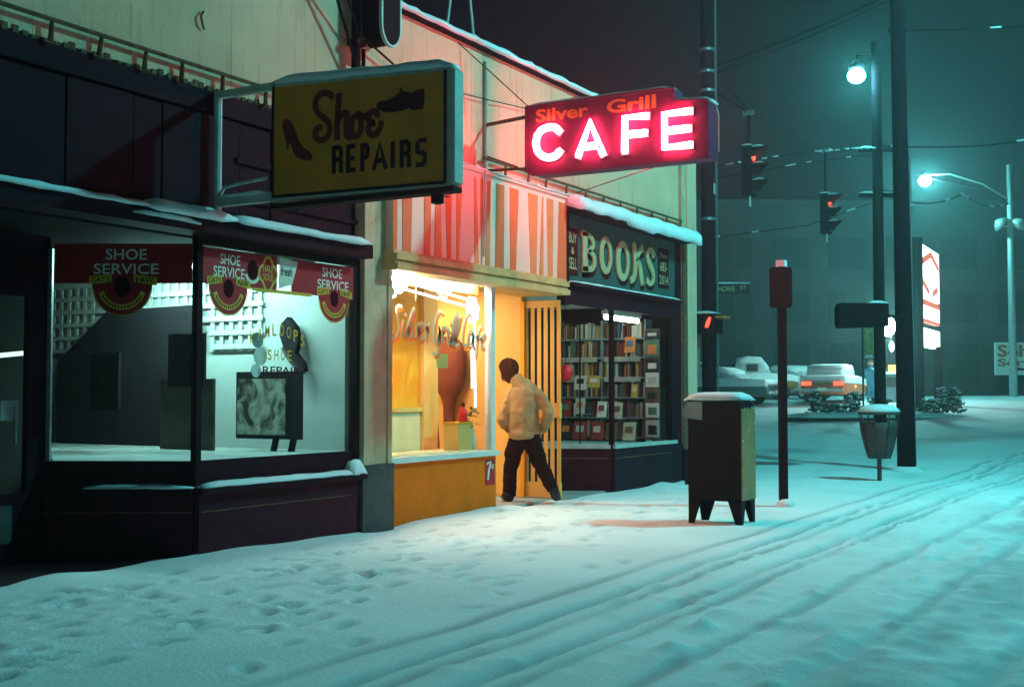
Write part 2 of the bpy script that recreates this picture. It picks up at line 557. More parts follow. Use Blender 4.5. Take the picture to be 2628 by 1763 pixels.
def ground():
    xs = np.concatenate([np.linspace(-120, -2, 30), np.linspace(-1.5, 2.8, 40), np.arange(3, 23, .045), np.arange(23, 62, .16), np.linspace(63, 400, 50)])
    ys = np.concatenate([np.linspace(-160, -14, 40), np.arange(-13.5, -7.6, .12), np.arange(-7.5, .6, .045), np.arange(.7, 22, .18), np.linspace(23, 160, 40)])
    X, Y = np.meshgrid(xs, ys, indexing='ij')
    Z = base_z(X)
    walk = (Y > -3.5)
    out = (Y < -.02) | (X > 18.6)
    # gentle drifts
    Z += vnoise(X, Y, 1.9, 1) * .05 + vnoise(X, Y, .6, 2) * .012 + vnoise(X, Y, .17, 3) * .0035 + vnoise(X, Y, .09, 33) * .002
    # wind / sweep ridges on the road
    road = np.clip((-3.6 - Y) / .5, 0, 1)
    Z += road * (vnoise(X * .25, Y, .13, 4) * .012)
    # wheel tracks along the kerb and in the road; S records how far the snow is packed and wet
    S = np.zeros_like(Z)
    wob = vnoise(X, Y * 0, 2.2, 40) * .10 + vnoise(X, Y * 0, .5, 41) * .03
    for yc, dep, wd, sl in ((-3.40, .016, .05, .012), (-3.74, .050, .055, .014), (-3.93, .022, .045, .014), (-4.26, .052, .06, .004), (-4.44, .02, .045, .004), (-4.98, .03, .06, -.012),
                            (-5.62, .026, .07, -.02), (-6.35, .024, .08, -.03), (-7.4, .02, .09, -.03), (-8.2, .03, .1, -.02), (-9.6, .03, .1, 0)):
        c = yc + sl * (X - 8) + wob * (1 if yc > -5 else 1.5) + .004 * np.clip(X - 12, 0, 20) ** 2 * (-.25)
        dd = (Y - c) / wd
        k = np.clip(1 + 1.1 * vnoise(X, Y * 0 + yc * 7, 1.1, 7), .2, 2)
        rut = np.exp(-dd ** 4) * k
        Z += -.52 * dep * rut + dep * .14 * np.exp(-(np.abs(dd) - 1.45) ** 2 * 4) * (1 + 1.8 * vnoise(X, Y, .11, 8))
        S = np.maximum(S, .8 * rut)
    # churned slush in the driven lane
    lane = np.clip((-4.9 - Y + .05 * (X - 9)) / .8, 0, 1) * np.clip(1.3 + 2.2 * vnoise(X, Y, 1.3, 45), 0, 1)
    Z += lane * (vnoise(X, Y, .10, 46) * .016 + vnoise(X * .6, Y, .22, 47) * .016)
    S = np.maximum(S, lane * np.clip(.45 + 1.3 * vnoise(X * .5, Y, .35, 48) + .8 * vnoise(X, Y, .12, 49), 0, .9))
    ridge = np.exp(-((Y + 4.62 + .03 * (X - 10)) / .25) ** 2) * np.clip((X - 8) / 4, 0, 1)
    Z += ridge * np.clip(vnoise(X, Y, .16, 50) + .1, 0, 1) * .06
    for _ in range(900):
        x, y = rng.uniform(5, 24), rng.normal(-5.2, .9)
        r, h = rng.uniform(.025, .08), rng.uniform(.006, .03)
        if y > -3.7:
            continue
        ix = slice(np.searchsorted(xs, x - 3 * r), np.searchsorted(xs, x + 3 * r))
        iy = slice(np.searchsorted(ys, y - 3 * r), np.searchsorted(ys, y + 3 * r))
        d2 = ((X[ix, iy] - x) / (r * 1.5)) ** 2 + ((Y[ix, iy] - y) / r) ** 2
        Z[ix, iy] += h * np.exp(-d2)
    # footprints trodden along the shop fronts
    def step(x, y, a, d, s=1):
        ix = slice(np.searchsorted(xs, x - .5), np.searchsorted(xs, x + .5))
        iy = slice(np.searchsorted(ys, y - .5), np.searchsorted(ys, y + .5))
        u = (X[ix, iy] - x) * math.cos(a) + (Y[ix, iy] - y) * math.sin(a)
        v = -(X[ix, iy] - x) * math.sin(a) + (Y[ix, iy] - y) * math.cos(a)
        q = (u / (.15 * s)) ** 2 + (v / (.065 * s)) ** 2
        Z[ix, iy] += -d * np.exp(-q ** 2) + d * .35 * np.exp(-(np.sqrt(q) - 1.5) ** 2 * 6)
        S[ix, iy] = np.maximum(S[ix, iy], min(1, d * 26) * np.exp(-q ** 2))
    for path, (y0, sl) in enumerate(((-.7, 0), (-1.05, -.03), (-1.5, .02), (-1.9, .05), (-2.4, .03))):
        x = 2.5 + path * .2
        k = 0
        while x < 14.5:
            step(x, y0 + sl * (x - 6) + (.11 if k % 2 else -.11) + rng.normal(0, .06), rng.normal(0, .22), rng.uniform(.02, .042), rng.uniform(.6, .95))
            x += rng.uniform(.45, .72)
            k += 1
    for _ in range(130):
        step(rng.uniform(3, 11), -rng.uniform(.3, 2.2) ** 1.0, rng.uniform(-1, 1), rng.uniform(.01, .032), rng.uniform(.4, .95))
    for _ in range(26):
        step(rng.uniform(4.5, 9), -rng.uniform(1.8, 3.4), rng.uniform(-1, 1), rng.uniform(.012, .028), rng.uniform(.5, 1.0))
    for _ in range(26):
        step(rng.uniform(11.5, 18), -rng.uniform(.2, 1.8), rng.uniform(-1, 1), rng.uniform(.015, .04), rng.uniform(.7, 1.2))
    # snow piled against the shop fronts, bare floors inside
    bank = np.exp(-np.clip(-Y, 0, 9) / .22) * (.035 + .06 * vnoise(X, Y * 0, .5, 9))
    Z += np.where(out & (X < 18.6) & (X > -2), bank, 0)
    Z = np.where((Y > .06) & (X < 18.4), -.02, Z)
    # furrows in the cross street
    cross = np.exp(-((X - 29) / 5) ** 4)
    Z += cross * vnoise(X, Y * .25, .7, 12) * .07
    Z = np.where((X > 24), Z + vnoise(X, Y, 2.5, 14) * .05, Z)
    nx, ny = X.shape
    me = bpy.data.meshes.new('ground')
    co = np.stack([X, Y, Z], -1).reshape(-1, 3)
    i = np.arange(nx * ny).reshape(nx, ny)
    q = np.stack([i[:-1, :-1], i[1:, :-1], i[1:, 1:], i[:-1, 1:]], -1).reshape(-1, 4)
    me.vertices.add(len(co))
    me.vertices.foreach_set('co', co.ravel())
    me.loops.add(q.size)
    me.loops.foreach_set('vertex_index', q.ravel())
    me.polygons.add(len(q))
    me.polygons.foreach_set('loop_start', np.arange(0, q.size, 4))
    me.polygons.foreach_set('loop_total', np.full(len(q), 4))
    me.polygons.foreach_set('use_smooth', np.ones(len(q), bool))
    me.update(calc_edges=True)
    at = me.attributes.new('packed', 'FLOAT', 'POINT')
    at.data.foreach_set('value', np.clip(S, 0, 1).ravel().astype(np.float32))
    return put('ground', me, 'snow_ground', kind='structure', label='snow covered pavement and street with footprints and wheel tracks', category='ground')


ground()

# ------------------------------------------------------------------ the shop building
B = thing('shop_building', 'long low cream shop building with three shopfronts and a snowy parapet', 'building', (2, 0, 0))
x0, x1, ztop = -1.5, 18.42, 5.32
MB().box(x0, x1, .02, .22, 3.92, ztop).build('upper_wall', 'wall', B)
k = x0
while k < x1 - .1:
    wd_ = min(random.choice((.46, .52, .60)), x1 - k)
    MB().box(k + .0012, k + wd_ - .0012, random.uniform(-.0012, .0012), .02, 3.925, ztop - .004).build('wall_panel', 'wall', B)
    k += wd_
MB().box(x0, x1, .22, 9, 4.6, 4.75).build('roof', 'dark', B)
MB().box(x0, x1, 9, 9.2, -.1, 4.75).build('back_wall', 'wall', B)
MB().box(x1 - .2, x1, .22, 9, -.1, ztop).build('end_wall', 'wall', B)
MB().box(x0, x0 + .2, .22, 9, -.1, ztop).build('end_wall', 'wall', B)
cp = MB().box(x0, x1 + .05, -.075, .27, ztop, ztop + .03).build('coping', 'black', B)
MB().snow((x0, .25, ztop + .03), (x1 + .03, .25, ztop + .03), .36, .10, seed=3, droop=.01).build('snow_cap', 'snow', cp, True)
# ceilings, floors and partitions of the three shops
MB().box(x0 + .2, 9.6, .2, 9, 2.67, 2.74).build('ceiling', 'black', B)
MB().box(10.05, 13.85, .12, 9, 2.72, 2.8).build('ceiling', 'yellow', B)
MB().box(14.0, 17.9, .12, 9, 2.72, 2.8).build('ceiling', 'white_paint', B)
fl = MB()
fl.box(x0 + .2, 9.6, .07, 9, -.1, .012)
fl.build('shop_floor', 'dark', B)
MB().box(9.6, 18.2, .07, 9, -.1, .02).build('shop_floor', 'concrete', B)
MB().box(9.55, 9.64, .1, 9, -.1, 2.7).build('partition', 'display_white', B)
MB().box(9.66, 10.05, .1, 9, -.1, 2.74).build('partition', 'deep_yellow', B)
MB().box(13.86, 14.0, .56, 9, -.1, 2.74).build('partition', 'yellow', B)
MB().box(17.52, 18.2, .1, 9, -.1, 2.74).build('partition', 'dark', B)
MB().box(10.05, 13.86, 3.4, 3.5, .02, 2.72).build('partition', 'olive', B)

# pilasters
pl = MB().box(9.62, 10.10, -.06, .10, .66, 3.9).build('pilaster', 'wall_trim', B)
MB().box(9.62, 9.78, -.085, -.06, .66, 3.9).build('corner_strip', 'wall_trim', pl)
MB().box(10.03, 10.10, -.075, -.06, .66, 3.9).build('corner_strip', 'wall_trim', pl)
MB().box(9.60, 10.12, -.09, .10, -.1, .66).build('base_block', mat('slate_base', (.05, .05, .055), .6, var=.3, scale=7, streak=.3, dirt=(.12, .12, .12)), pl)
MB().box(9.60, 10.11, -.035, -.005, 3.9, 5.3).build('pilaster', 'wall', B)
pl = MB().box(17.86, 18.44, -.05, .12, .5, 5.30).build('pilaster', 'wall_trim', B)
MB().box(17.86, 18.04, -.075, -.05, .5, 3.9).build('corner_strip', 'rust', pl)
MB().box(18.04, 18.44, -.07, -.05, .5, 5.28).build('corner_strip', 'wall', pl)
MB().box(17.84, 18.46, -.09, .12, -.1, .5).build('base_block', 'dark', pl)

# boards of the dark sign band over the shoe shop
bx = [2.0, 3.1, 4.2, 5.15, 6.1, 6.75, 7.05, 7.95, 8.35, 8.8, 9.6]
MB().box(x0, 9.62, .06, .2, 2.7, 3.92).build('band_backing', 'dark', B)
for i in range(len(bx) - 1):
    MB().box(bx[i] + .008, bx[i + 1] - .008, .012 + .008 * (i % 2), .06, 2.86, 3.70).build('board', 'band', B)
MB().box(2, 9.6, -.015, .06, 3.72, 3.90).build('board', 'band', B)
MB().box(7.9, 9.6, -.01, .012, 3.35, 3.40).build('batten', 'dark', B)
MB().box(7.9, 9.6, -.01, .012, 3.02, 3.05).build('batten', 'dark', B)

# rusty rail with its posts along the wall
for (a, b, ps) in ((2.5, 8.9, (2.9, 3.4, 3.9, 4.4, 4.9, 5.4, 5.9, 6.34, 6.79, 7.19, 7.66, 8.2)), (11.9, 17.85, (12.4, 12.95, 13.4, 13.95, 14.5, 15.05, 15.6, 16.15, 16.7, 17.25, 17.8))):
    rl = MB().tube([(a, -.06, 4.06), (b, -.06, 4.06)], .017, 6).build('rail', 'rust', B)
    for i, x in enumerate(ps):
        MB().tube([(x, -.05, 3.90), (x + random.uniform(-.02, .02), -.06, 4.06)], [.022, .015], 6).build('rail_post', 'rust', rl)
    ragged = MB()
    k = a
    while k < b:
        h = random.uniform(.005, .04)
        ragged.box(k, k + .05, -.012, 0, 3.90, 3.92 + h)
        k += random.uniform(.05, .12)
    ragged.build('torn_flashing', 'rust', rl, kind='stuff')

# canopy over the shoe shop
cn = MB().box(x0, 9.6, -.20, .08, 2.67, 2.80).build('canopy', 'dark', B)
MB().snow((3.0, .0, 2.80), (6.75, .0, 2.80), .24, .045, seed=8, droop=.01).snow((6.7, .0, 2.80), (7.62, .0, 2.80), .26, .085, seed=18, droop=.03).snow((7.66, .0, 2.80), (9.5, .0, 2.80), .25, .065, seed=28, droop=.02).build('snow_cap', 'snow', cn, True)
MB().snow((6.55, -.20, 2.73), (7.25, -.20, 2.72), .03, .035, seed=5).build('snow_patch', 'snow', cn, True)
# ---- shoe shop window
W1 = MB().box(7.42, 9.62, -.02, .04, 2.60, 2.68).build('shoe_window', 'black', B)
MB().box(7.475, 9.56, .02, .03, .80, 2.60).build('pane', 'glass_dark', W1)
MB().box(9.56, 9.62, -.03, .05, .60, 2.66).build('frame', 'black', W1)
MB().box(7.415, 7.475, -.03, .03, .56, 2.66).build('mullion', 'black', W1)
D2 = Vector((-.5, .866, 0)).normalized()
L2 = 1.21
N2 = Vector((-D2.y, D2.x, 0))
c2 = Vector((7.45, .02, 0)) + D2 * L2 / 2
MB().obox(c2 + Vector((0, 0, 1.68)), D2, (0, 0, 1), N2, L2 - .06, 1.76, .008).build('pane', 'glass_entry', W1)
e2 = Vector((7.45, .02, 0)) + D2 * L2
MB().obox(e2 + Vector((0, 0, 1.68)), D2, (0, 0, 1), N2, .035, 1.76, .04).build('frame', 'metal', W1)
MB().box(7.44, 9.6, .0, .06, .58, .80).build('sill_panel', 'dark', W1)
MB().obox(c2 + Vector((0, 0, .69)), D2, (0, 0, 1), N2, L2, .22, .05).build('sill_panel', 'dark', W1)
lg = MB().box(7.40, 9.62, -.13, .0, .53, .58).build('ledge', 'dark', W1)
MB().snow((7.42, 0, .58), (9.50, 0, .58), .125, .045, seed=4).snow((9.40, 0, .58), (9.61, 0, .58), .13, .13, seed=6, n=5).build('snow_cap', 'snow', lg, True)
lg = MB().obox(c2 - N2 * -.06 + Vector((0, 0, .555)), D2, (0, 0, 1), N2, L2, .05, .12).build('ledge', 'dark', W1)
so = Vector((7.45, .0, .58))
MB().snow(so, so + D2 * .9, .11, .035, side=N2 * 1, seed=9).build('snow_cap', 'snow', lg, True)
MB().box(7.44, 9.6, -.05, .06, -.1, .53).build('bulkhead', 'bulk', W1)
MB().obox(c2 + N2 * .03 + Vector((0, 0, .215)), D2, (0, 0, 1), N2, L2, .63, .05).build('bulkhead', 'bulk', W1)
MB().box(7.46, 9.45, -.062, -.05, .378, .388).build('trim_strip', 'rust', W1)
MB().obox(c2 + N2 * .061 + Vector((0, 0, .383)), D2, (0, 0, 1), N2, L2, .012, .01).build('trim_strip', 'rust', W1)
dfl = MB()
fp = [(7.47, .06), (9.55, .06), (9.55, 4.25), (9.25, 4.25), (6.93, 1.10)]
dfl.add([(x, y, z) for z in (.74, .80) for x, y in fp], [(4, 3, 2, 1, 0), (5, 6, 7, 8, 9)] + [(i, (i + 1) % 5, 5 + (i + 1) % 5, 5 + i) for i in range(5)])
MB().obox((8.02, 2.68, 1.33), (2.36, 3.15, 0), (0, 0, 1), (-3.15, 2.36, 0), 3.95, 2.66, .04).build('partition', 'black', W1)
dfl.build('display_floor', 'display_floor', W1)

# lattice on the partition behind the display: every bar its own piece
LT = thing('lattice', 'white wooden lattice across the back of the shoe shop window', 'lattice', (9.5, 2.4, 1.75))
for i in range(25):
    y = 1.15 + i * .13
    zl = 1.80 if i < 6 else (2.30 if i < 19 else 1.85)
    MB().box(9.515, 9.53, y, y + .048, zl, 2.60).build('bar', 'lattice', LT)
for z, y1_ in ((2.545, 4.3), (2.40, 4.3), (2.255, 4.3), (2.11, 1.95), (1.965, 1.85), (1.82, 1.8)):
    MB().box(9.50, 9.515, 1.12, y1_, z, z + .052).build('bar', 'lattice', LT)
for z in (2.11, 1.965, 1.82):
    MB().box(9.50, 9.515, 3.55, 4.3, z, z + .045).build('bar', 'lattice', LT)

# dark sheet for a reflection, and boards, inside the shoe window
def west_board(name, label, cat, x, y0, y1, z0, z1, m, th=.03, tilt=0):
    t = thing(name, label, cat, (x, (y0 + y1) / 2, z0))
    MB().obox((x, (y0 + y1) / 2, (z0 + z1) / 2), (0, 1, 0), (tilt, 0, 1), (1, 0, -tilt), y1 - y0, z1 - z0, th).build('board', m, t)
    return t


t = thing('reflection_sheet', 'black slanted sheet standing for a dark street reflection in the shoe shop glass', 'reflection_sheet', (9.2, 3, .8))
MB().plate(facing_west(9.44), [(-4.1, .8), (-4.1, 1.72), (-3.3, 2.27), (-1.95, 2.29), (-1.9, 1.95), (-2.3, 1.75), (-2.3, .8)], 0, .02).build('cloth', 'cloth_black', t)  # dark sheet in place of the street reflected in the glass
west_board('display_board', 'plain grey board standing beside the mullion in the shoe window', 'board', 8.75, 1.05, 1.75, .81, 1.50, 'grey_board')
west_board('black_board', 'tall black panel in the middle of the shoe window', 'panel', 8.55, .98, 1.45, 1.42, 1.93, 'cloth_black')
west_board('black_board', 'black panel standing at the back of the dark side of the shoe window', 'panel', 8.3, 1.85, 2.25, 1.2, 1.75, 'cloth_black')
# picture on a black easel board
px = 9.05
t = thing('picture', 'grey photograph of a shoe mounted on a black board in the shoe window', 'picture', (px, .62, .85))
MB().box(px, px + .02, .22, 1.05, .92, 1.57).build('backing_board', 'cloth_black', t)
pm, nt, b = nodes_of('photographic_print')
no = nt.nodes.new('ShaderNodeTexNoise'); no.inputs['Scale'].default_value = 5; no.inputs['Detail'].default_value = 3; no.inputs['Distortion'].default_value = 1.2
cr = nt.nodes.new('ShaderNodeValToRGB'); cr.color_ramp.elements[0].position = .40; cr.color_ramp.elements[1].position = .62
cr.color_ramp.elements[0].color = (.05, .045, .04, 1); cr.color_ramp.elements[1].color = (.68, .68, .56, 1)
tc = nt.nodes.new('ShaderNodeTexCoord'); nt.links.new(tc.outputs['Object'], no.inputs['Vector']); nt.links.new(no.outputs['Fac'], cr.inputs[0]); nt.links.new(cr.outputs[0], b.inputs['Base Color'])
MB().box(px - .006, px, .42, 1.03, .96, 1.50).build('print', pm, t)
MB().obox((px + .08, .62, .86), (0, 1, 0), (.3, 0, 1), (1, 0, -.3), .06, .3, .03).build('easel_leg', 'cloth_black', t)
MB().obox((px + .08, .40, .86), (0, 1, 0), (.3, 0, 1), (1, 0, -.3), .06, .3, .03).build('easel_leg', 'cloth_black', t)
# display boot: a dark wading boot hanging against the white wall
t = thing('boot', 'dark boot hung against the white wall of the shoe window', 'boot', (9.3, .6, 1.6))
MB().plate(facing_west(9.46), [(-.78, 2.05), (-.70, 2.12), (-.60, 2.02), (-.56, 1.88), (-.60, 1.76), (-.50, 1.66), (-.48, 1.58), (-.53, 1.56), (-.66, 1.70), (-.74, 1.80), (-.80, 1.94)], 0, .07).build('upper', 'cloth_black', t)
MB().plate(facing_west(9.45), [(-.75, 1.80), (-.66, 1.68), (-.52, 1.55), (-.50, 1.57), (-.64, 1.71), (-.73, 1.82)], 0, .09).build('sole', 'grey_board', t)
# shoe shop light over the window
t = thing('tube_light', 'fluorescent tube above the display of the shoe shop', 'light', (8.6, .35, 2.6))
MB().tube([(8.75, .55, 2.61), (8.9, 2.5, 2.61)], .02, 8).build('tube', 'shoe_tube', t)
MB().box(8.70, 8.96, .5, 2.55, 2.635, 2.66).build('fitting', 'white_paint', t)

# red paper banners on the glass of the shoe window
def banner(a0, a1, label, y, cat='banner'):
    t = thing('banner', label, cat, ((a0 + a1) / 2, y, 2.3))
    fr = ((0, y, 0), (1, 0, 0), (0, 0, 1))
    MB().plate(fr, rect(a0, a1, 2.275, 2.585), .004, .007).build('paper', 'banner', t)
    return t, fr


def paw(t, fr, cx, zt, s=.17):
    """half-round badge hanging below a banner with its two name ribbons and a curved gold ribbon"""
    arc = [(cx + s * math.cos(q), zt - .03 + s * 1.02 * math.sin(q)) for q in np.linspace(math.pi, 2 * math.pi, 15)]
    bd = MB().plate(fr, [(cx - s, zt)] + arc + [(cx + s, zt)], .008, .010).build('badge', 'banner', t)
    g = MB()
    g.stroke(fr, [(cx + s * .97 * math.cos(q), zt - .03 + s * .99 * math.sin(q)) for q in np.linspace(math.pi * 1.05, math.pi * 1.95, 12)], .010, .0105, .0115)
    g.stroke(fr, [(cx + s * .72 * math.cos(q), zt - .03 + s * .72 * math.sin(q)) for q in np.linspace(math.pi * 1.12, math.pi * 1.88, 12)], .045, .0105, .0115)
    g.plate(fr, [(cx - s * 1.1, zt - .02), (cx - s * .35, zt + .0), (cx - s * .35, zt + .062), (cx - s * 1.1, zt + .05)], .0105, .012)
    g.plate(fr, [(cx + s * .38, zt + .0), (cx + s * 1.15, zt - .03), (cx + s * 1.15, zt + .04), (cx + s * .38, zt + .062)], .0105, .012)
    g.build('ribbon', 'gold', bd)
    tk = MB()
    for q in np.linspace(math.pi * 1.17, math.pi * 1.83, 15):
        tk.plate(fr, rect(cx + s * .72 * math.cos(q) - .006, cx + s * .72 * math.cos(q) + .006, zt - .03 + s * .72 * math.sin(q) - .012, zt - .03 + s * .72 * math.sin(q) + .012), .012, .0125)
    tk.build('printed_marks', 'blackmat', bd, kind='stuff')
    MB().plate(fr, [(cx + s * .27 * math.cos(q), zt - s * .16 + s * .34 * math.sin(q)) for q in np.linspace(0, 2 * math.pi, 17)[:-1]], .0105, .0115).build('printed_oval', 'blackmat', bd)
    tx = MB()
    t2_ = MB()
    text(tx, fr, "CAT'S", cx - s * 1.02, cx - s * .42, zt - .002, zt + .045, .0135, .01)
    text(t2_, fr, 'PAW', cx + s * .46, cx + s * 1.05, zt - .008, zt + .042, .0135, .01)
    tx.build('word', 'blackmat', bd)
    t2_.build('word', 'blackmat', bd)


t, fr = banner(7.50, 8.42, 'darker red SHOE SERVICE paper banner on the glass right of the mullion', -.0)
tx = MB(); text(tx, fr, 'SHOE', 7.70, 7.94, 2.455, 2.545, .009, .012); tx.build('word', 'white_print', t)
tx = MB(); text(tx, fr, 'SERVICE', 7.62, 8.00, 2.345, 2.435, .009, .012); tx.build('word', 'white_print', t)
MB().plate(fr, [(8.10 + .065 * math.cos(q), 2.44 + .085 * math.sin(q)) for q in np.linspace(0, 2 * math.pi, 18)[:-1]], .008, .009).build('printed_badge', 'blackmat', t)
MB().stroke(fr, [(8.10 + .09 * math.cos(q), 2.43 + .10 * math.sin(q)) for q in np.linspace(math.pi * 1.15, math.pi * 1.85, 8)], .03, .0085, .0095).build('printed_arc', 'white_print', t)
MB().plate(fr, rect(8.08, 8.9, 2.255, 2.285), .010, .012).build('gold_edge', 'gold', t)
paw(t, fr, 7.80, 2.29, .235)
o8 = [(8.30 + .105 * math.cos(q) * (1 + .12 * math.cos(4 * q)), 2.42 + .135 * math.sin(q) * (1 + .12 * math.cos(4 * q))) for q in np.linspace(0, 2 * math.pi, 33)]
MB().stroke(fr, o8, .022, .009, .011).build('printed_ring', 'gold', t)
tx = MB(); text(tx, fr, 'HALF', 8.235, 8.365, 2.435, 2.495, .010, .01); text(tx, fr, 'SOLE', 8.235, 8.365, 2.36, 2.42, .010, .01)
tx.build('lettering', 'gold', t)
t = thing('paper_sign', 'white cardboard sign with scrawled letters between the red banners', 'sign', (8.55, -.02, 2.3))
MB().plate(fr, [(8.44, 2.30), (8.62, 2.345), (8.70, 2.56), (8.45, 2.585)], .012, .015).build('card', 'white_print', t)
tx = MB(); text(tx, fr, 'fresh', 8.46, 8.62, 2.42, 2.50, .017, .012, .2); tx.build('lettering', 'blackmat', t)
t, fr = banner(8.62, 9.54, 'bright red SHOE SERVICE paper banner at the pilaster end of the window', -.0)
tx = MB(); text(tx, fr, 'SHOE', 9.06, 9.36, 2.46, 2.55, .009, .012); tx.build('word', 'white_print', t)
tx = MB(); text(tx, fr, 'SERVICE', 8.99, 9.46, 2.345, 2.435, .009, .012); tx.build('word', 'white_print', t)
paw(t, fr, 9.24, 2.30, .235)
# banner on the entrance pane
t = thing('banner', 'dim SHOE SERVICE paper banner on the angled entrance glass', 'banner', (7.1, .5, 2.3))
fr2 = (Vector((7.45, .02, 0)) + D2 * L2 + N2 * .008, -D2, Vector((0, 0, 1)))
MB().plate(fr2, rect(.03, L2 - .03, 2.27, 2.60), .004, .007).build('paper', 'banner', t)
tx = MB(); text(tx, fr2, 'SHOE', .46, .80, 2.465, 2.555, .009, .012); tx.build('word', 'white_print', t)
tx = MB(); text(tx, fr2, 'SERVICE', .36, .90, 2.345, 2.435, .009, .012); tx.build('word', 'white_print', t)
paw(t, fr2, .60, 2.28, .25)

# gold name on the window: KAMLOOPS / SHOE / REPAIR
t = thing('window_lettering', 'gold and black name lettered on the shoe repair window glass', 'lettering', (8.5, 0, 1.6))
frg = ((0, .018, 0), (1, 0, 0), (0, 0, 1))
for i, c in enumerate('KAMLOOPS'):
    q = (i - 3.5) / 3.5
    zc = 1.93 - .085 * q * q
    xx = 8.47 + .34 * q
    tx = MB(); text(tx, frg, c, xx - .030, xx + .030, zc - .055, zc + .055, .002, .015); tx.build('letter', 'gold', t)
for i, c in enumerate('SHOE'):
    tx = MB(); text(tx, frg, c, 8.33 + i * .09, 8.385 + i * .09, 1.655, 1.75, .002, .015); tx.build('letter', 'gold', t)
tx = MB(); text(tx, frg, 'REPAIR', 8.27, 8.78, 1.53, 1.60, .002, .012); tx.build('lettering', 'blackmat', t)
# round price discs stuck to the glass
for (cx, cz, r, m, lb) in ((8.23, 1.83, .07, 'pump', 'blue round disc behind the first gold letters on the shoe window'), (8.27, 1.69, .085, 'white_print', 'large white round disc behind the word SHOE'), (8.215, 1.56, .06, 'lattice', 'small pale round disc left of the black word REPAIR')):
    t = thing('round_card', lb, 'card', (cx, .05, cz))
    MB().plate(((0, .05, 0), (1, 0, 0), (0, 0, 1)), [(cx + r * math.cos(q), cz + r * math.sin(q)) for q in np.linspace(0, 2 * math.pi, 21)[:-1]], 0, .006).build('disc', m, t)

# entry of the shoe shop: dark door wall, notices and a glowing bar
dr = MB().box(5.72, 5.86, 1.10, 1.16, .02, 2.66).box(6.66, 6.86, 1.10, 1.16, .02, 2.66).box(5.86, 6.66, 1.10, 1.16, .02, .55).box(5.86, 6.66, 1.10, 1.16, 2.15, 2.66).build('door', 'dark', B)
MB().box(5.86, 6.66, 1.125, 1.131, .55, 2.15).build('pane', 'glass_entry', dr)
MB().tube([(6.52, 1.06, .95), (6.52, 1.06, 1.25)], .012, 6).tube([(6.52, 1.10, 1.1), (6.52, 1.06, 1.1)], .01, 6).build('handle', 'metal', dr)
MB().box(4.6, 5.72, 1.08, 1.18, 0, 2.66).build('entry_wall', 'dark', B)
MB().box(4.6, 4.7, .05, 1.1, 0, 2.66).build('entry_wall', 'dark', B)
t = thing('tube_light', 'added glowing bar seen through the dark door glass at the left', 'light', (7.0, 2.0, 1.7))
MB().tube([(6.0, 2.0, 1.575), (7.36, 2.0, 1.725)], .021, 8).build('tube', 'glow_bar', t)  # glowing rod put in for a bright bar, not a real lamp
MB().obox((6.68, 2.04, 1.66), (1.36, 0, .15), (0, 1, 0), (-.15, 0, 1.36), 1.4, .03, .05).build('fitting', 'black', t)
t = thing('notice', 'small pale card on the dark door below the glowing bar', 'notice', (6.45, 1.09, 1.2))
MB().box(6.40, 6.56, 1.088, 1.095, 1.14, 1.30).build('card', mat('pale_card', (.34, .38, .38), .8), t)
t = thing('notice', 'printed paper low down on the dark door', 'notice', (6.35, 1.09, .2))
MB().box(6.20, 6.52, 1.088, 1.095, .16, .46).build('card', M['grey_board'], t)

# ------------------------------------------------------------------ cafe front
fs = MB().box(9.99, 13.76, -.15, .0, 2.80, 3.84).build('striped_fascia', 'peach', B)
STR = [(9.99, 10.07, 9.99, 10.06), (10.16, 10.34, 10.16, 10.31), (10.55, 10.69, 10.55, 10.66), (10.77, 10.85, 10.75, 10.88), (10.94, 11.08, 10.99, 11.06), (11.18, 11.3, 11.18, 11.22), (11.54, 11.58, 11.55, 11.64), (11.67, 11.73, 11.69, 11.71), (11.82, 11.89, 11.78, 11.88), (12.02, 12.2, 12.0, 12.19), (12.33, 12.54, 12.34, 12.47), (12.77, 13.01, 12.83, 12.97), (13.12, 13.15, 13.05, 13.15), (13.24, 13.41, 13.27, 13.39), (13.56, 13.755, 13.51, 13.755)]
for i, (a, b, c, d) in enumerate(STR):
    MB().plate(((0, -.15, 0), (1, 0, 0), (0, 0, 1)), [(c, 2.805), (d, 2.805), (b, 3.775), (a, 3.775)], 0, .006).build('stripe', 'orange' if i in (1, 2, 4, 9, 10, 14, 0) else 'orange2', fs)
tp = MB().box(9.97, 13.78, -.18, .0, 3.84, 3.875).build('cap', 'peach', fs)
MB().snow((10.0, -.0, 3.875), (13.78, -.0, 3.875), .19, .03, seed=2, droop=.0).build('snow_cap', 'snow', tp, True)
cnr = MB()
for k, (yo, za, zb) in enumerate(((-.19, 2.765, 2.80), (-.23, 2.705, 2.765), (-.205, 2.665, 2.705), (-.24, 2.60, 2.665))):
    cnr.box(9.96, 13.70, yo, 0, za, zb)
cnr.build('cornice', 'cornice', B)
MB().box(10.05, 12.33, -.0, .08, 2.64, 2.72).build('window_head', 'cornice', B)
MB().box(12.33, 13.86, .0, .55, 2.62, 2.68).build('entry_soffit', 'yellow', B)
W2 = MB().box(10.10, 12.28, -.05, .14, .645, .70).build('cafe_window', 'white_paint', B)
MB().box(10.13, 12.25, .094, .102, .70, 2.61).build('pane', 'glass', W2)
MB().box(12.25, 12.335, .05, .14, .70, 2.64).build('post', 'white_paint', W2)
MB().box(10.10, 12.25, .06, .12, 2.61, 2.64).build('frame', 'white_paint', W2)
MB().box(12.29, 12.30, .14, 1.5, .70, 2.64).build('pane', 'glass', W2)
MB().box(12.25, 12.335, 1.5, 1.56, .02, 2.6).build('post', 'yellow', W2)
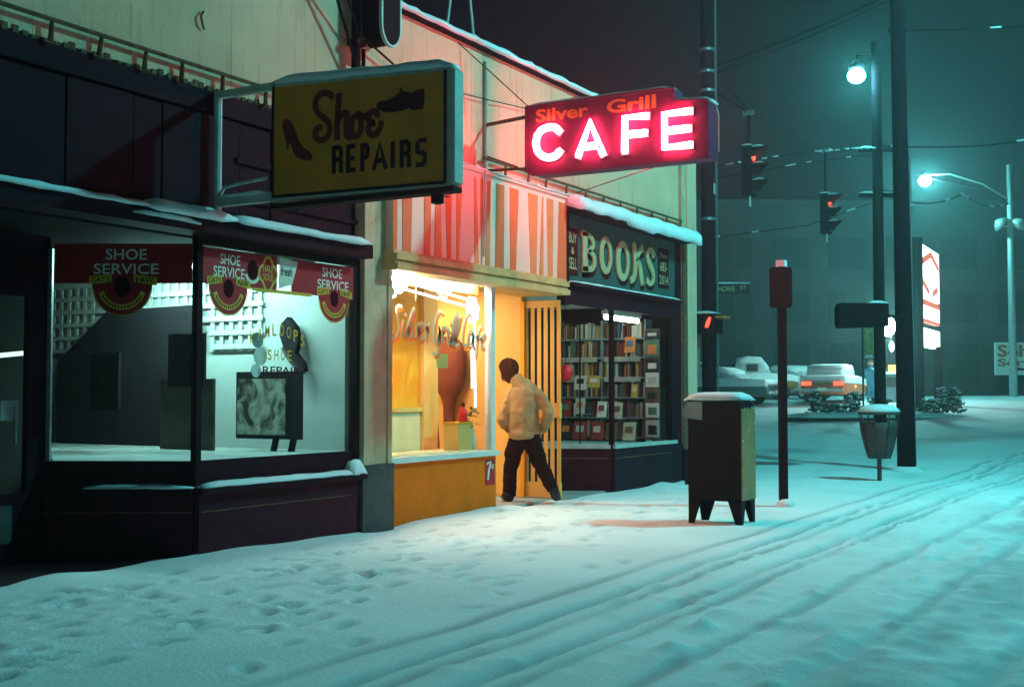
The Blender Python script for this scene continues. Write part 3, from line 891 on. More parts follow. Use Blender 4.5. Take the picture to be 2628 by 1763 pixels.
MB().box(10.12, 12.27, .0, .1, -.1, .645).build('bulkhead', 'cafe_orange', W2)
MB().box(12.20, 12.27, .1, 1.5, -.1, .70).build('bulkhead', 'cafe_orange', W2)
MB().box(10.13, 12.2, .14, .62, .66, .71).build('display_shelf', 'wains', W2)
# inner screen with wainscot
sp = MB().box(10.05, 11.66, .66, .72, .02, 2.72).build('inner_screen', 'deep_yellow', B)
MB().box(10.05, 11.64, .635, .66, .71, 1.15).build('wainscot', 'wains', sp)
MB().box(10.05, 11.66, .62, .66, 1.15, 1.20).build('dado_cap', 'olive', sp)
MB().box(11.66, 11.95, .60, .76, .02, 2.72).build('post', 'yellow', sp)
# slatted screen at the doorway
ss = MB().box(13.86, 13.92, .0, .545, .03, .22).build('slatted_screen', 'yellow', B)
MB().box(13.86, 13.92, .0, .545, 2.47, 2.56).build('rail', 'yellow', ss)
MB().box(13.86, 13.92, .0, .545, 1.05, 1.24).build('rail', 'yellow', ss)
for i in range(6):
    y = .0 + i * .096
    MB().box(13.885, 13.9, y, y + .054, .22, 1.05).build('slat', 'yellow', ss)
    MB().box(13.885, 13.9, y, y + .054, 1.24, 2.47).build('slat', 'yellow', ss)
MB().box(13.82, 13.86, .50, .56, .03, 2.56).build('jamb', 'deep_yellow', ss)
MB().box(13.845, 13.86, .56, 1.4, .03, .16).build('skirting', 'yellow', ss)

# cafe lights
for (x, y) in ((11.0, 1.9), (12.9, 1.9), (11.2, .16), (12.95, 1.45)):
    t = thing('ceiling_light', {1.9: 'warm ceiling light above the coat inside the cafe' if x > 12 else 'warm ceiling light behind the inner screen of the cafe', .16: 'warm light behind the head of the cafe window', 1.45: 'warm light inside the cafe doorway'}[y], 'light', (x, y, 2.7), 'ceiling lights of the cafe')
    wx = .5 if y > 1 else .95
    zz = 2.72
    dy_ = .09 if y > 1 else .05
    MB().box(x - wx, x + wx, y - dy_, y + dy_, zz - .03, zz).build('tray', 'white_paint', t)
    MB().box(x - wx + .04, x + wx - .04, y - dy_ * .7, y + dy_ * .7, zz - .055, zz - .031).build('diffuser', 'warm' if y > 1.5 else 'warm_front' if y < .4 else 'warm_door', t)
    if y < .4:
        MB().box(10.10, 12.24, .225, .24, 2.52, 2.72).build('light_shield', 'yellow', t)  # board added to keep the window light off the inner wall
        MB().box(10.16, 10.72, .15, .20, 2.55, 2.60).build('diffuser', 'warm_bar', t)

# neon outline of the cafe window
t = thing('neon_outline', 'blue white neon outline with glowing flower corners inside the cafe window', 'neon sign', (11.2, .15, 2.3))
for pts in ([(10.40, .17, 2.57), (11.93, .17, 2.44)], [(10.40, .17, 2.49), (11.93, .17, 2.36)], [(12.06, .17, 2.22), (12.09, .17, 1.20)], [(12.01, .17, 2.10), (12.02, .17, 1.42)]):
    MB().tube(pts, .014, 6).build('tube', 'neon_blue', t)


def flower(cx, cz, s, seed, parent):
    rr = random.Random(seed)
    f = MB()
    for k in range(7):
        q = 2 * math.pi * k / 7 + .2
        pts = []
        for i in range(9):
            w_ = 2 * math.pi * i / 8
            pts.append((cx + s * (.62 * math.cos(q) + .36 * math.cos(w_)), .17 + .01 * (k % 3), cz + s * (.85 * math.sin(q) + .36 * math.sin(w_))))
        f.tube(pts, .014, 6, False)
    for i in range(3):
        f.tube([(cx + s * (-.2 + .2 * i), .18, cz - s * 1.1), (cx + s * (-.1 + .1 * i), .18, cz + s * .5)], .013, 6)
    f.build('tube_flower', 'neon_flower', parent, True)


flower(12.03, 2.33, .125, 1, t)
flower(10.36, 2.52, .17, 2, t)
flower(10.60, 2.56, .11, 4, t)
flower(10.28, 2.30, .10, 3, t)
for x in (10.9, 11.5):
    MB().tube([(x, .19, 2.36), (x, .19, 2.54)], .006, 6).build('hanger', 'white_paint', t)

# script lettering of the cafe window
SCR = [[(10.488, 2.266), (10.426, 2.273), (10.39, 2.229), (10.418, 2.158), (10.445, 2.076), (10.419, 1.992), (10.357, 1.938), (10.287, 1.935), (10.252, 1.974), (10.295, 2.007), (10.339, 1.989)], [(10.516, 2.122), (10.49, 2.037), (10.508, 1.965), (10.553, 1.977)], [(10.557, 2.192), (10.565, 2.177)], [(10.562, 1.977), (10.644, 2.076), (10.717, 2.217), (10.726, 2.26), (10.689, 2.247), (10.625, 2.127), (10.599, 2.0), (10.626, 1.959), (10.672, 1.982)], [(10.69, 2.088), (10.7, 1.973), (10.737, 1.964), (10.774, 2.029), (10.792, 2.104)], [(10.792, 2.03), (10.849, 2.054), (10.886, 2.098), (10.848, 2.118), (10.811, 2.073), (10.793, 1.987), (10.84, 1.936), (10.906, 1.97)], [(10.924, 2.057), (10.953, 2.091), (10.962, 2.059), (10.944, 1.94)], [(10.953, 2.058), (11.001, 2.115)], [(11.274, 2.249), (11.214, 2.268), (11.155, 2.22), (11.107, 2.109), (11.098, 2.0), (11.137, 1.925), (11.186, 1.949), (11.205, 2.059), (11.195, 2.102)], [(11.205, 2.07), (11.196, 1.928), (11.177, 1.818), (11.118, 1.784), (11.089, 1.804)], [(11.275, 2.095), (11.255, 1.996), (11.275, 1.92)], [(11.275, 2.051), (11.335, 2.098), (11.355, 2.077)], [(11.395, 2.079), (11.365, 1.989), (11.386, 1.913), (11.426, 1.925)], [(11.421, 2.152), (11.427, 2.138)], [(11.426, 1.925), (11.497, 2.061), (11.558, 2.232), (11.527, 2.241), (11.476, 2.105), (11.446, 1.959), (11.477, 1.905)], [(11.487, 1.916), (11.569, 2.053), (11.641, 2.214), (11.61, 2.224), (11.548, 2.086), (11.518, 1.951), (11.549, 1.896), (11.601, 1.92)], [(11.863, 2.249), (11.81, 2.28), (11.746, 2.231), (11.694, 2.093), (11.684, 1.968), (11.716, 1.902), (11.779, 1.915)], [(11.885, 2.079), (11.821, 2.053), (11.789, 1.961), (11.822, 1.906), (11.886, 1.953), (11.907, 2.068), (11.897, 1.92), (11.94, 1.898)], [(12.059, 2.133), (12.015, 2.085), (11.983, 1.9), (11.951, 1.784)], [(11.961, 2.002), (12.048, 2.017)], [(12.081, 1.984), (12.159, 2.022), (12.17, 2.057), (12.114, 2.054), (12.075, 1.983), (12.093, 1.903), (12.148, 1.905)]]
t = thing('window_lettering', 'pale green Silver Grill Cafe script with orange shading on the window', 'lettering', (11.2, .09, 2.0))
frc = ((0, .09, 0), (1, 0, 0), (0, 0, 1))
frs = ((.022, .09, -.034), (1, 0, 0), (0, 0, 1))
for l in SCR:
    MB().stroke(frs, l, .034, .0005, .0015).build('shading', 'script_orange', t)
    MB().stroke(frc, l, .036, .003, .0035).build('letter', 'script_white', t)

# things in the cafe window
t = thing('paper_notice', 'small yellow paper notice taped inside the cafe window', 'notice', (11.25, .12, 1.6))
MB().box(11.20, 11.42, .115, .12, 1.64, 1.80).build('sheet', 'yellow', t)
t = thing('coat', 'brown coat hanging from a hook on the cafe wall', 'coat', (13.8, 1.5, 1.0))
cl = MB()
for (z, y0_, y1_, th) in ((0,) * 4,):
    pass
prof = [(2.12, .10, .06), (2.02, .22, .09), (1.85, .26, .11), (1.62, .26, .12), (1.45, .22, .12), (1.32, .12, .09), (1.22, .085, .07), (1.0, .08, .06), (.9, .07, .05)]
V, F = [], []
for z, hw, hd in prof:
    for k in range(12):
        q = 2 * math.pi * k / 12
        V.append((13.76 + hd * math.cos(q), 1.62 + hw * math.sin(q), z))
for i in range(len(prof) - 1):
    for k in range(12):
        a, b = i * 12 + k, i * 12 + (k + 1) % 12
        F.append((a, b, b + 12, a + 12))
F += [tuple(range(12)), tuple(range(len(V) - 12, len(V)))]
MB().add(V, F).build('cloth', 'brown', t, True)
MB().tube([(13.85, 1.62, 2.2), (13.76, 1.62, 2.16), (13.76, 1.62, 2.1)], .012, 6).build('hook', 'metal', t)
t = thing('chair', 'bentwood cafe chair seen through the window behind the display', 'chair', (13.0, 1.15, 0))
MB().lathe((13.05, 1.2, .47), [(.02, 0), (.20, 0), (.21, .02), (.20, .04), (.02, .04)]).build('seat', 'wood', t, True)
MB().tube([(12.96 + .19 * math.cos(q), 1.38, .50 + .78 * math.sin(q)) for q in np.linspace(0, math.pi, 14)], .016, 8).build('back_hoop', 'wood', t, True)
MB().tube([(12.96 + .11 * math.cos(q), 1.385, .52 + .60 * math.sin(q)) for q in np.linspace(0, math.pi, 12)], .012, 8).build('back_hoop', 'wood', t, True)
for (dx, dy) in ((-.14, -.14), (.14, -.14), (-.14, .14), (.14, .14)):
    MB().tube([(13.05 + dx, 1.2 + dy, .47), (13.05 + dx * 1.35, 1.2 + dy * 1.35, .02)], .016, 8).build('leg', 'wood', t, True)
t = thing('carton', 'yellow carton standing in the cafe window', 'box', (12.02, .3, .71))
MB().box(11.80, 12.10, .22, .42, .711, 1.01).build('body', 'yellow', t)
MB().box(11.79, 12.11, .21, .43, 1.01, 1.03).build('lid', 'deep_yellow', t)
t = thing('bottle', 'red sauce bottle on top of the yellow carton', 'bottle', (12.03, .3, 1.03))
MB().lathe((12.03, .3, 1.031), [(.01, 0), (.05, 0), (.05, .12), (.02, .16), (.02, .18)], 12).build('body', 'red', t, True)
MB().lathe((12.03, .3, 1.212), [(.022, 0), (.022, .04), (.01, .045)], 12).build('cap', 'blackmat', t, True)
t = thing('vase', 'white vase with green leaves at the end of the cafe window', 'vase', (12.16, .3, .71))
MB().lathe((12.16, .27, .711), [(.03, 0), (.06, .02), (.055, .12), (.03, .22), (.035, .25)], 14).build('body', 'white_paint', t, True)
lf = MB()
for k in range(22):
    q = random.uniform(0, 6.28); h = random.uniform(.95, 1.22); r = random.uniform(.02, .10)
    p = Vector((12.16 + r * math.cos(q), .27 + r * math.sin(q), h))
    lf.obox(p, (math.cos(q), math.sin(q), random.uniform(-.5, .5)), (-math.sin(q), math.cos(q), .3), (0, 0, 1), .07, .03, .003)
lf.build('foliage', mat('house_plant_leaf', (.10, .14, .03), .6), t)
# soft drink sticker
t = thing('sticker', 'dark red soft drink sticker on the orange bulkhead beside the doorway', 'sticker', (12.12, -.005, .3))
fr = ((0, -.003, 0), (1, 0, 0), (0, 0, 1))
MB().plate(fr, rect(12.03, 12.24, .31, .60), 0, .003).build('card', 'banner', t)
sv = MB()
sv.stroke(fr, [(12.065, .555), (12.145, .575), (12.10, .47), (12.085, .38)], [.03, .034, .036], .0035, .0045, False)
text(sv, fr, 'up', 12.145, 12.215, .475, .545, .004, .01)
sv.build('lettering', 'white_print', t)

# ------------------------------------------------------------------ bookshop front
cn = MB().box(13.78, 17.86, -.34, .06, 3.70, 3.80).build('canopy', 'dark', B)
V, F = [], []
n = 34
for i in range(n + 1):
    s = i / n
    x = 13.77 + s * 4.12
    sag = .05 * math.sin(s * 9) * .4 - .05 * s
    for (y, z) in ((.0, 3.80), (.0, 3.90), (-.14, 3.915), (-.30, 3.88), (-.38, 3.80), (-.385, 3.70 + sag), (-.35, 3.695 + sag)):
        V.append((x, y, z + random.uniform(-.009, .009) + (.022 * math.sin(s * 31 + 1) * math.sin(s * 13) if y < -.2 else 0)))
for i in range(n):
    for j in range(7):
        j2 = (j + 1) % 7
        F.append((i * 7 + j, i * 7 + 7 + j, i * 7 + 7 + j2, i * 7 + j2))
F += [tuple(range(7)), tuple(range(n * 7 + 6, n * 7 - 1, -1))]
MB().add(V, F).build('snow_cap', 'snow', cn, True)
bs = thing('shop_sign', 'dark green BOOKS sign board with raised cream letters under a snowy canopy', 'sign', (15.8, -.03, 2.8))
MB().box(14.0, 17.62, -.03, .05, 2.80, 3.70).build('board', 'green', bs)
frb = ((0, -.03, 0), (1, 0, 0), (0, 0, 1))
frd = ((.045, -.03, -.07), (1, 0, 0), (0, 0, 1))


def ring(mb, fr, cx, cz, rx, rz, c0, c1):
    n_ = 26
    o, u, v = [Vector(q) for q in fr]
    nn = u.cross(v)
    out_, inn = [], []
    for k in range(n_):
        q = 2 * math.pi * k / n_
        out_.append((cx + rx * math.cos(q), cz + rz * math.sin(q)))
        inn.append((cx + rx * .10 + rx * .48 * math.cos(q), cz + rz * .03 + rz * .68 * math.sin(q)))
    P = [o + u * a + v * b + nn * c for c in (c0, c1) for a, b in out_ + inn]
    F_ = []
    for k in range(n_):
        k2 = (k + 1) % n_
        F_ += [(2 * n_ + k, 2 * n_ + k2, 3 * n_ + k2, 3 * n_ + k), (k, k2, 2 * n_ + k2, 2 * n_ + k), (n_ + k2, n_ + k, 3 * n_ + k, 3 * n_ + k2)]
    mb.add(P, F_)


def books_letters(fr, c0, c1, m, nm):
    a = MB()
    a.stroke(fr, [(14.49, 3.46), (14.48, 3.25), (14.49, 3.03)], [.16, .12, .17], c0, c1)
    a.stroke(fr, [(14.40, 3.47), (14.60, 3.475), (14.72, 3.42), (14.73, 3.34), (14.62, 3.27), (14.55, 3.265)], [.05, .06, .08, .08, .06, .05], c0, c1)
    a.stroke(fr, [(14.60, 3.265), (14.74, 3.22), (14.77, 3.12), (14.68, 3.03), (14.42, 3.01)], [.05, .08, .10, .08, .06], c0, c1)
    a.build(nm, m, bs)
    for (cx, cz, rx, rz) in ((15.12, 3.255, .20, .26), (15.67, 3.23, .225, .285)):
        a = MB(); ring(a, fr, cx, cz, rx, rz, c0, c1); a.build(nm, m, bs)
    a = MB()
    a.stroke(fr, [(16.06, 3.50), (16.10, 3.36), (16.09, 3.15), (16.05, 3.03), (15.95, 2.98)], [.09, .13, .12, .11, .09], c0, c1)
    a.stroke(fr, [(16.34, 3.47), (16.26, 3.43), (16.16, 3.30)], [.12, .09, .05], c0, c1)
    a.stroke(fr, [(16.16, 3.30), (16.25, 3.22), (16.29, 3.10), (16.34, 2.98)], [.06, .11, .12, .11], c0, c1)
    a.build(nm, m, bs)
    a = MB()
    a.stroke(fr, [(16.76, 3.43), (16.68, 3.49), (16.57, 3.46), (16.53, 3.37), (16.62, 3.27), (16.73, 3.17), (16.74, 3.05), (16.64, 2.98), (16.52, 3.02)], [.11, .07, .08, .10, .11, .11, .09, .06, .09], c0, c1)
    a.build(nm, m, bs)


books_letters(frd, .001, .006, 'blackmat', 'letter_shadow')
books_letters(frb, .008, .03, 'cream_letter', 'letter')
pn = MB().plate(frb, rect(14.01, 14.30, 2.90, 3.52), .001, .012).build('side_panel', 'blackmat', bs)
tx = MB()
for s, a, b in (('BUY', 3.32, 3.46), ('&', 3.18, 3.27), ('SELL', 2.98, 3.13)):
    text(tx, frb, s, 14.05 if s != '&' else 14.11, 14.27 if s != '&' else 14.20, a, b, .013, .012)
tx.build('lettering', 'cream_letter', pn)
pn = MB().plate(frb, rect(16.97, 17.36, 2.96, 3.56), .001, .012).build('side_panel', 'blackmat', bs)
tx = MB()
text(tx, frb, 'Phone', 17.04, 17.30, 3.41, 3.49, .013, .005)
text(tx, frb, '683-', 17.03, 17.31, 3.21, 3.35, .013, .01)
text(tx, frb, '2014', 17.00, 17.34, 3.01, 3.15, .013, .01)
tx.build('lettering', 'cream_letter', pn)
lg = MB().box(14.0, 17.66, -.13, .0, 2.755, 2.80).build('ledge', 'dark', bs)
MB().snow((14.0, -.0, 2.80), (17.64, -.0, 2.80), .125, .03, seed=21).build('snow_cap', 'snow', lg, True)
MB().box(13.9, 14.02, -.06, .06, 2.5, 3.7).build('fascia_post', 'dark', B)
MB().box(17.62, 17.86, -.04, .06, .5, 3.7).build('fascia_post', 'dark', B)
MB().box(14.0, 17.64, -.05, .06, 2.53, 2.755).build('transom', 'dark', B)
W3 = MB().box(15.37, 15.43, -.03, .03, .60, 2.53).build('book_window', 'black', B)
MB().box(15.43, 17.50, .02, .028, .66, 2.53).build('pane', 'glass', W3)
MB().box(17.50, 17.62, -.03, .04, .60, 2.53).build('frame', 'black', W3)
D3 = Vector((-.5, .866, 0)).normalized()
N3 = Vector((-D3.y, D3.x, 0))
c3 = Vector((15.4, .02, 0)) + D3 * .58
MB().obox(c3 + Vector((0, 0, 1.6)), D3, (0, 0, 1), N3, 1.12, 1.86, .008).build('pane', 'glass', W3)
MB().obox(c3 + D3 * .58 + Vector((0, 0, 1.3)), D3, (0, 0, 1), N3, .05, 2.5, .05).build('frame', 'black', W3)
MB().obox(Vector((15.4, .02, 0)) + D3 * .42 + Vector((0, 0, 1.6)), D3, (0, 0, 1), N3, .02, 1.86, .02).build('frame', 'black', W3)
MB().box(15.38, 17.62, -.07, .05, .60, .65).build('sill', 'teal_metal', W3)
MB().obox(c3 + Vector((0, 0, .625)), D3, (0, 0, 1), N3, 1.16, .05, .10).build('sill', 'teal_metal', W3)
MB().box(15.40, 17.86, -.05, .05, -.1, .60).build('bulkhead', mat('blue_black_bulkhead', (.024, .012, .02), .75, spec=.1, var=.25, scale=6), W3)
MB().obox(c3 + N3 * .0 + Vector((0, 0, .25)), D3, (0, 0, 1), N3, 1.16, .70, .06).build('bulkhead', 'bulk', W3)
MB().box(15.44, 17.40, -.062, -.05, .460, .472).build('trim_strip', 'rust', W3)
MB().obox(c3 + N3 * .036 + Vector((0, 0, .465)), D3, (0, 0, 1), N3, 1.12, .014, .01).build('trim_strip', 'rust', W3)
dfl = MB()
fp = [(15.45, .05), (17.5, .05), (17.5, 1.8), (15.2, 1.8), (14.87, 1.03)]
dfl.add([(x, y, z) for z in (.56, .62) for x, y in fp], [(4, 3, 2, 1, 0), (5, 6, 7, 8, 9)] + [(i, (i + 1) % 5, 5 + (i + 1) % 5, 5 + i) for i in range(5)])
MB().box(14.02, 14.80, 1.05, 1.10, .02, 2.5).build('door', 'brown', B)
dfl.build('display_floor', 'concrete', W3)
# bookshelf facing the street end
SX = 17.22
sh = thing('bookshelf', 'tall bookshelf packed with books inside the bookshop window', 'bookshelf', (SX + .2, .95, .62))
MB().box(SX + .22, SX + .24, .30, 1.80, .62, 2.5).build('back', 'dark', sh)
SHZ = [.70, 1.00, 1.31, 1.62, 1.93, 2.22]
for z in SHZ:
    MB().box(SX - .02, SX + .22, .30, 1.80, z - .025, z).build('shelf', 'wood' if z < 1 else 'pump', sh)
for y in (.28, 1.02, 1.80):
    MB().box(SX - .015, SX + .22, y, y + .02, .62, 2.5).build('upright', 'pump', sh)
for z in (1.62, 1.93):
    MB().box(SX - .035, SX - .022, .36, .98, z - .075, z - .0).build('shelf_card', 'teal_metal', sh)
    MB().box(SX - .035, SX - .022, 1.10, 1.70, z - .075, z - .0).build('shelf_card', 'teal_metal', sh)
BC = [('cream', (.62, .55, .40)), ('dark red', (.28, .03, .03)), ('dull green', (.10, .20, .13)), ('blue', (.05, .13, .25)), ('mustard', (.55, .34, .06)), ('black', (.02, .02, .022)), ('pale grey', (.50, .52, .48)), ('brown', (.18, .08, .035)), ('orange', (.65, .20, .05)), ('white', (.75, .74, .68))]
bmesh_, bmat = {}, {c[0]: mat('book_' + c[0].replace(' ', '_'), c[1], .6, var=.1, scale=20, bump=0) for c in BC}
ORD = ['lowest', 'second', 'third', 'fourth', 'fifth', 'top']
for si, z in enumerate(SHZ):
    for half, y_a, y_b in (('right', .31, 1.02), ('left', 1.05, 1.79)):
        y = y_a
        row = []
        while y < y_b - .06:
            th = random.choice((.022, .03, .03, .04, .05))
            h = random.choice((.19, .21, .23, .25))
            cname = random.choices([c[0] for c in BC], [3, 3, 3, 3, 2, 7, 3, 5, 1, 2])[0]
            key = (th, h, cname)
            if key not in bmesh_:
                bmesh_[key] = MB().box(-.0, .15, 0, th - .003, 0, h).box(-.002, .0, .003, th - .006, h * .62, h * .72).mesh('book')
                bmesh_[key].materials.append(bmat[cname])
            o = bpy.data.objects.new('book', bmesh_[key])
            col.objects.link(o)
            o.location = (SX + random.uniform(0, .02), y, z + .001)
            tilt = ''
            if random.random() < .1:
                o.rotation_euler = (R(random.uniform(3, 9)), 0, 0)
                y += .02
                tilt = 'leaning '
            row.append((o, tilt + cname, cname))
            y += th
            if random.random() < .05:
                y += .05
        for i, (o, nm, cn_) in enumerate(row):
            if i in (0, len(row) - 1):
                lb = f'{nm} book at the {"right" if i == 0 else "left"} end, {half} half of the {ORD[si]} bookshop shelf'
            else:
                lb = f'{nm} book between {row[i + 1][2]} and {row[i - 1][2]}, {half} half of {ORD[si]} shelf'
            o['label'] = lb
            o['category'] = 'book'
            o['group'] = 'books on the shelves of the bookshop'
_same = {}
for o in bpy.data.objects:
    if o.get('group') == 'books on the shelves of the bookshop':
        _same.setdefault(o['label'], []).append(o)
for lb, os_ in _same.items():
    os_.sort(key=lambda q: q.location.y)
    if len(os_) > 1:
        for i, o in enumerate(os_):
            o['label'] = lb + (', nearest the glass' if i == 0 else ', farther in' if i == 1 else ', farthest in')
# books and magazines shown face out at the front of the window
FO = [(.35, .66, .20, .27, 'cream', 16.75), (.62, .66, .18, .26, 'brown', 16.70), (.90, .66, .20, .27, 'dark red', 16.78), (1.16, .66, .22, .28, 'dark red', 16.72), (1.42, .66, .2, .27, 'black', 16.76),
      (.60, .98, .17, .25, 'cream', 16.85), (.85, 1.0, .15, .24, 'white', 16.84), (1.20, 1.05, .16, .24, 'pale grey', 16.8), (1.46, 1.0, .2, .26, 'dark red', 16.82), (1.0, 1.45, .20, .19, 'mustard', 16.88), (1.22, 1.42, .2, .22, 'white', 16.86), (.40, 1.98, .17, .24, 'orange', 16.9), (.33, 1.30, .1, .2, 'mustard', 16.9)]
for i, (y, z, wd, h, cname, x) in enumerate(FO):
    pos = 'front row' if z < .9 else 'second row' if z < 1.2 else 'upper row'
    nth = ['rightmost', 'second from right', 'middle', 'second from left', 'leftmost'][min(4, sum(1 for f in FO if f[0] < y and (f[1] < .9) == (z < .9) and (f[1] < 1.2) == (z < 1.2)))]
    t = thing('display_book', f'{cname} book face out, {nth} in the {pos} of the bookshop window', 'book', (x, y, z), 'books shown face out in the bookshop window')
    MB().obox((x, y, z + h / 2), (0, 1, 0), (.18, 0, 1), (1, 0, -.18), wd, h, .02).build('cover', bmat[cname], t)
    MB().obox((x - .013, y, z + h * .6), (0, 1, 0), (.18, 0, 1), (1, 0, -.18), wd * .6, h * .35, .003).build('cover_picture', bmat[random.choice(BC)[0]], t)
    if z > .9:
        MB().box(x + .02, SX, y - .01, y + .01, z - .01, z).build('wire_stand', 'metal', t)
# magazine rack on the right end
t = thing('magazine_rack', 'wall rack at the pilaster end of the bookshop window', 'rack', (17.3, .2, .66))
MB().box(17.19, 17.21, .045, .285, .66, 2.35).build('back', 'grey_board', t)
for k, (z, h, cname) in enumerate(((.70, .26, 'pale grey'), (1.0, .22, 'white'), (1.24, .20, 'brown'), (1.46, .22, 'white'), (1.70, .18, 'black'), (1.92, .26, 'dull green'), (2.2, .12, 'black'))):
    m_ = thing('magazine', f'{cname} magazine on the {["lowest", "second", "third", "fourth", "fifth", "sixth", "top"][k]} level of the magazine rack', 'magazine', (16.97, .16, z), 'magazines on the rack in the bookshop')
    MB().box(17.175, 17.188, .055, .27, z, z + h).build('cover', bmat[cname], m_)
    MB().box(17.172, 17.175, .09, .23, z + .04, z + h * .7).build('cover_picture', bmat[random.choice(BC)[0]], m_)
t = thing('tube_light', 'bright fluorescent tube inside the bookshop window', 'light', (16.6, .25, 2.5))
MB().tube([(15.9, .33, 2.46), (17.02, .33, 2.46)], .034, 8).build('tube', 'tube', t)
MB().box(15.85, 17.07, .29, .37, 2.50, 2.56).build('fitting', 'white_paint', t)
t = thing('tube_light', 'second fluorescent tube deeper in the bookshop', 'light', (16.4, 1.6, 2.6))
MB().tube([(14.6, 2.6, 2.60), (16.4, 2.6, 2.60)], .03, 8).build('tube', 'tube', t)
MB().box(14.6, 16.4, 2.55, 2.65, 2.635, 2.68).build('fitting', 'white_paint', t)
t = thing('lantern', 'red paper lantern hanging in the bookshop doorway', 'lantern', (14.75, .38, 1.6))
MB().ball((14.75, .38, 1.64), .105, 14, (1, 1, 1.15)).build('shade', 'red', t, True)
MB().tube([(14.75, .38, 1.76), (14.75, .38, 2.72)], .005, 6).build('cord', 'blackmat', t)
MB().box(14.0, 16.3, 3.0, 3.06, .02, 2.7).build('inner_wall', 'brown', B)

# ------------------------------------------------------------------ signs hung from the wall
SX0 = 7.6
fw = facing_west(SX0)
t = thing('hanging_sign', 'unlit yellow Shoe Repairs box sign with snow on top', 'sign', (SX0, -.06, 2.75))
P4 = [(.67, 2.955), (2.35, 2.93), (2.35, 3.77), (.67, 3.855)]
bd = MB().plate(fw, [(.645, 2.925), (2.38, 2.90), (2.43, 2.93), (2.43, 3.77), (2.39, 3.80), (.645, 3.885)], -.12, -.005).build('cabinet', 'teal_metal', t)
MB().plate(fw, P4, -.005, .004).build('face', 'sign_yellow', t)
rm = MB()
for (a, b) in ((P4[0], P4[1]), (P4[1], P4[2]), (P4[3], P4[0])):
    rm.stroke(fw, [a, b], .022, .004, .012, False)
rm.build('edge_moulding', 'black', t)
MB().snow((SX0 + .0, -.66, 3.885), (SX0 + .0, -2.40, 3.80), .13, .075, side=(1, 0, 0), seed=31, droop=.02).build('snow_cap', 'snow', bd, True)
SH = [[(1.28, 3.705), (1.24, 3.736), (1.182, 3.743), (1.129, 3.713), (1.11, 3.653), (1.144, 3.586), (1.209, 3.537), (1.255, 3.48), (1.25, 3.409), (1.198, 3.368), (1.139, 3.379), (1.112, 3.423), (1.125, 3.464), (1.164, 3.47)], [(1.351, 3.707), (1.339, 3.584), (1.333, 3.461), (1.334, 3.369)], [(1.333, 3.492), (1.377, 3.549), (1.416, 3.56), (1.429, 3.533), (1.423, 3.452), (1.43, 3.379), (1.462, 3.36)], [(1.543, 3.53), (1.486, 3.506), (1.474, 3.425), (1.499, 3.367), (1.544, 3.372), (1.568, 3.425), (1.562, 3.507), (1.53, 3.536), (1.58, 3.515), (1.624, 3.51)], [(1.73, 3.508), (1.692, 3.538), (1.649, 3.528), (1.637, 3.489), (1.668, 3.455), (1.699, 3.451), (1.649, 3.437), (1.637, 3.397), (1.669, 3.359), (1.718, 3.363), (1.755, 3.415), (1.761, 3.439)]]
for l in SH:
    MB().stroke(fw, l, .052, .006, .010).build('letter', 'maroon_letter', t)
MB().plate(fw, [(0.776, 3.565), (0.824, 3.581), (0.864, 3.555), (0.912, 3.466), (0.947, 3.389), (0.987, 3.332), (1.067, 3.282), (1.087, 3.239), (1.074, 3.219), (1.015, 3.222), (0.948, 3.242), (0.901, 3.278), (0.873, 3.333), (0.859, 3.387), (0.842, 3.357), (0.833, 3.321), (0.813, 3.329), (0.815, 3.381), (0.791, 3.458), (0.77, 3.524)], .006, .009).build('painted_heel_shoe', 'maroon_letter', t)
MB().plate(fw, [(1.717, 3.591), (1.741, 3.608), (1.815, 3.609), (1.888, 3.63), (1.93, 3.655), (1.942, 3.698), (1.973, 3.66), (2.045, 3.641), (2.116, 3.657), (2.157, 3.656), (2.166, 3.606), (2.152, 3.504), (2.045, 3.507), (2.027, 3.529), (1.973, 3.515), (1.901, 3.509), (1.791, 3.521), (1.723, 3.549)], .006, .009).build('painted_loafer', 'blackmat', t)


def caps(ch, a0, a1, b0, b1, th):
    a0 += th * .5; a1 -= th * .5; b0 += th * .4; b1 -= th * .4
    m_ = (b0 + b1) / 2
    k = (a1 - a0) * .3
    return {
        'R': [[(a0, b0), (a0, b1)], [(a0, b1), (a1 - k, b1), (a1, b1 - k), (a1, m_ + k), (a1 - k, m_), (a0, m_)], [(a1 - k, m_), (a1, m_ - k), (a1, b0)]],
        'E': [[(a0, b0), (a0, b1)], [(a0, b1), (a1, b1)], [(a0, m_), (a1 - k * .5, m_)], [(a0, b0), (a1, b0)]],
        'P': [[(a0, b0), (a0, b1)], [(a0, b1), (a1 - k, b1), (a1, b1 - k), (a1, m_ + k), (a1 - k, m_), (a0, m_)]],
        'A': [[(a0, b0), ((a0 + a1) / 2, b1), (a1, b0)], [(a0 + (a1 - a0) * .25, b0 + (b1 - b0) * .3), (a1 - (a1 - a0) * .25, b0 + (b1 - b0) * .3)]],
        'I': [[((a0 + a1) / 2, b0), ((a0 + a1) / 2, b1)]],
        'S': [[(a1, b1), (a0 + k, b1), (a0, b1 - k), (a0, m_ + k * .3), (a0 + k, m_), (a1 - k, m_), (a1, m_ - k), (a1, b0 + k), (a1 - k, b0), (a0, b0)]],
    }[ch]


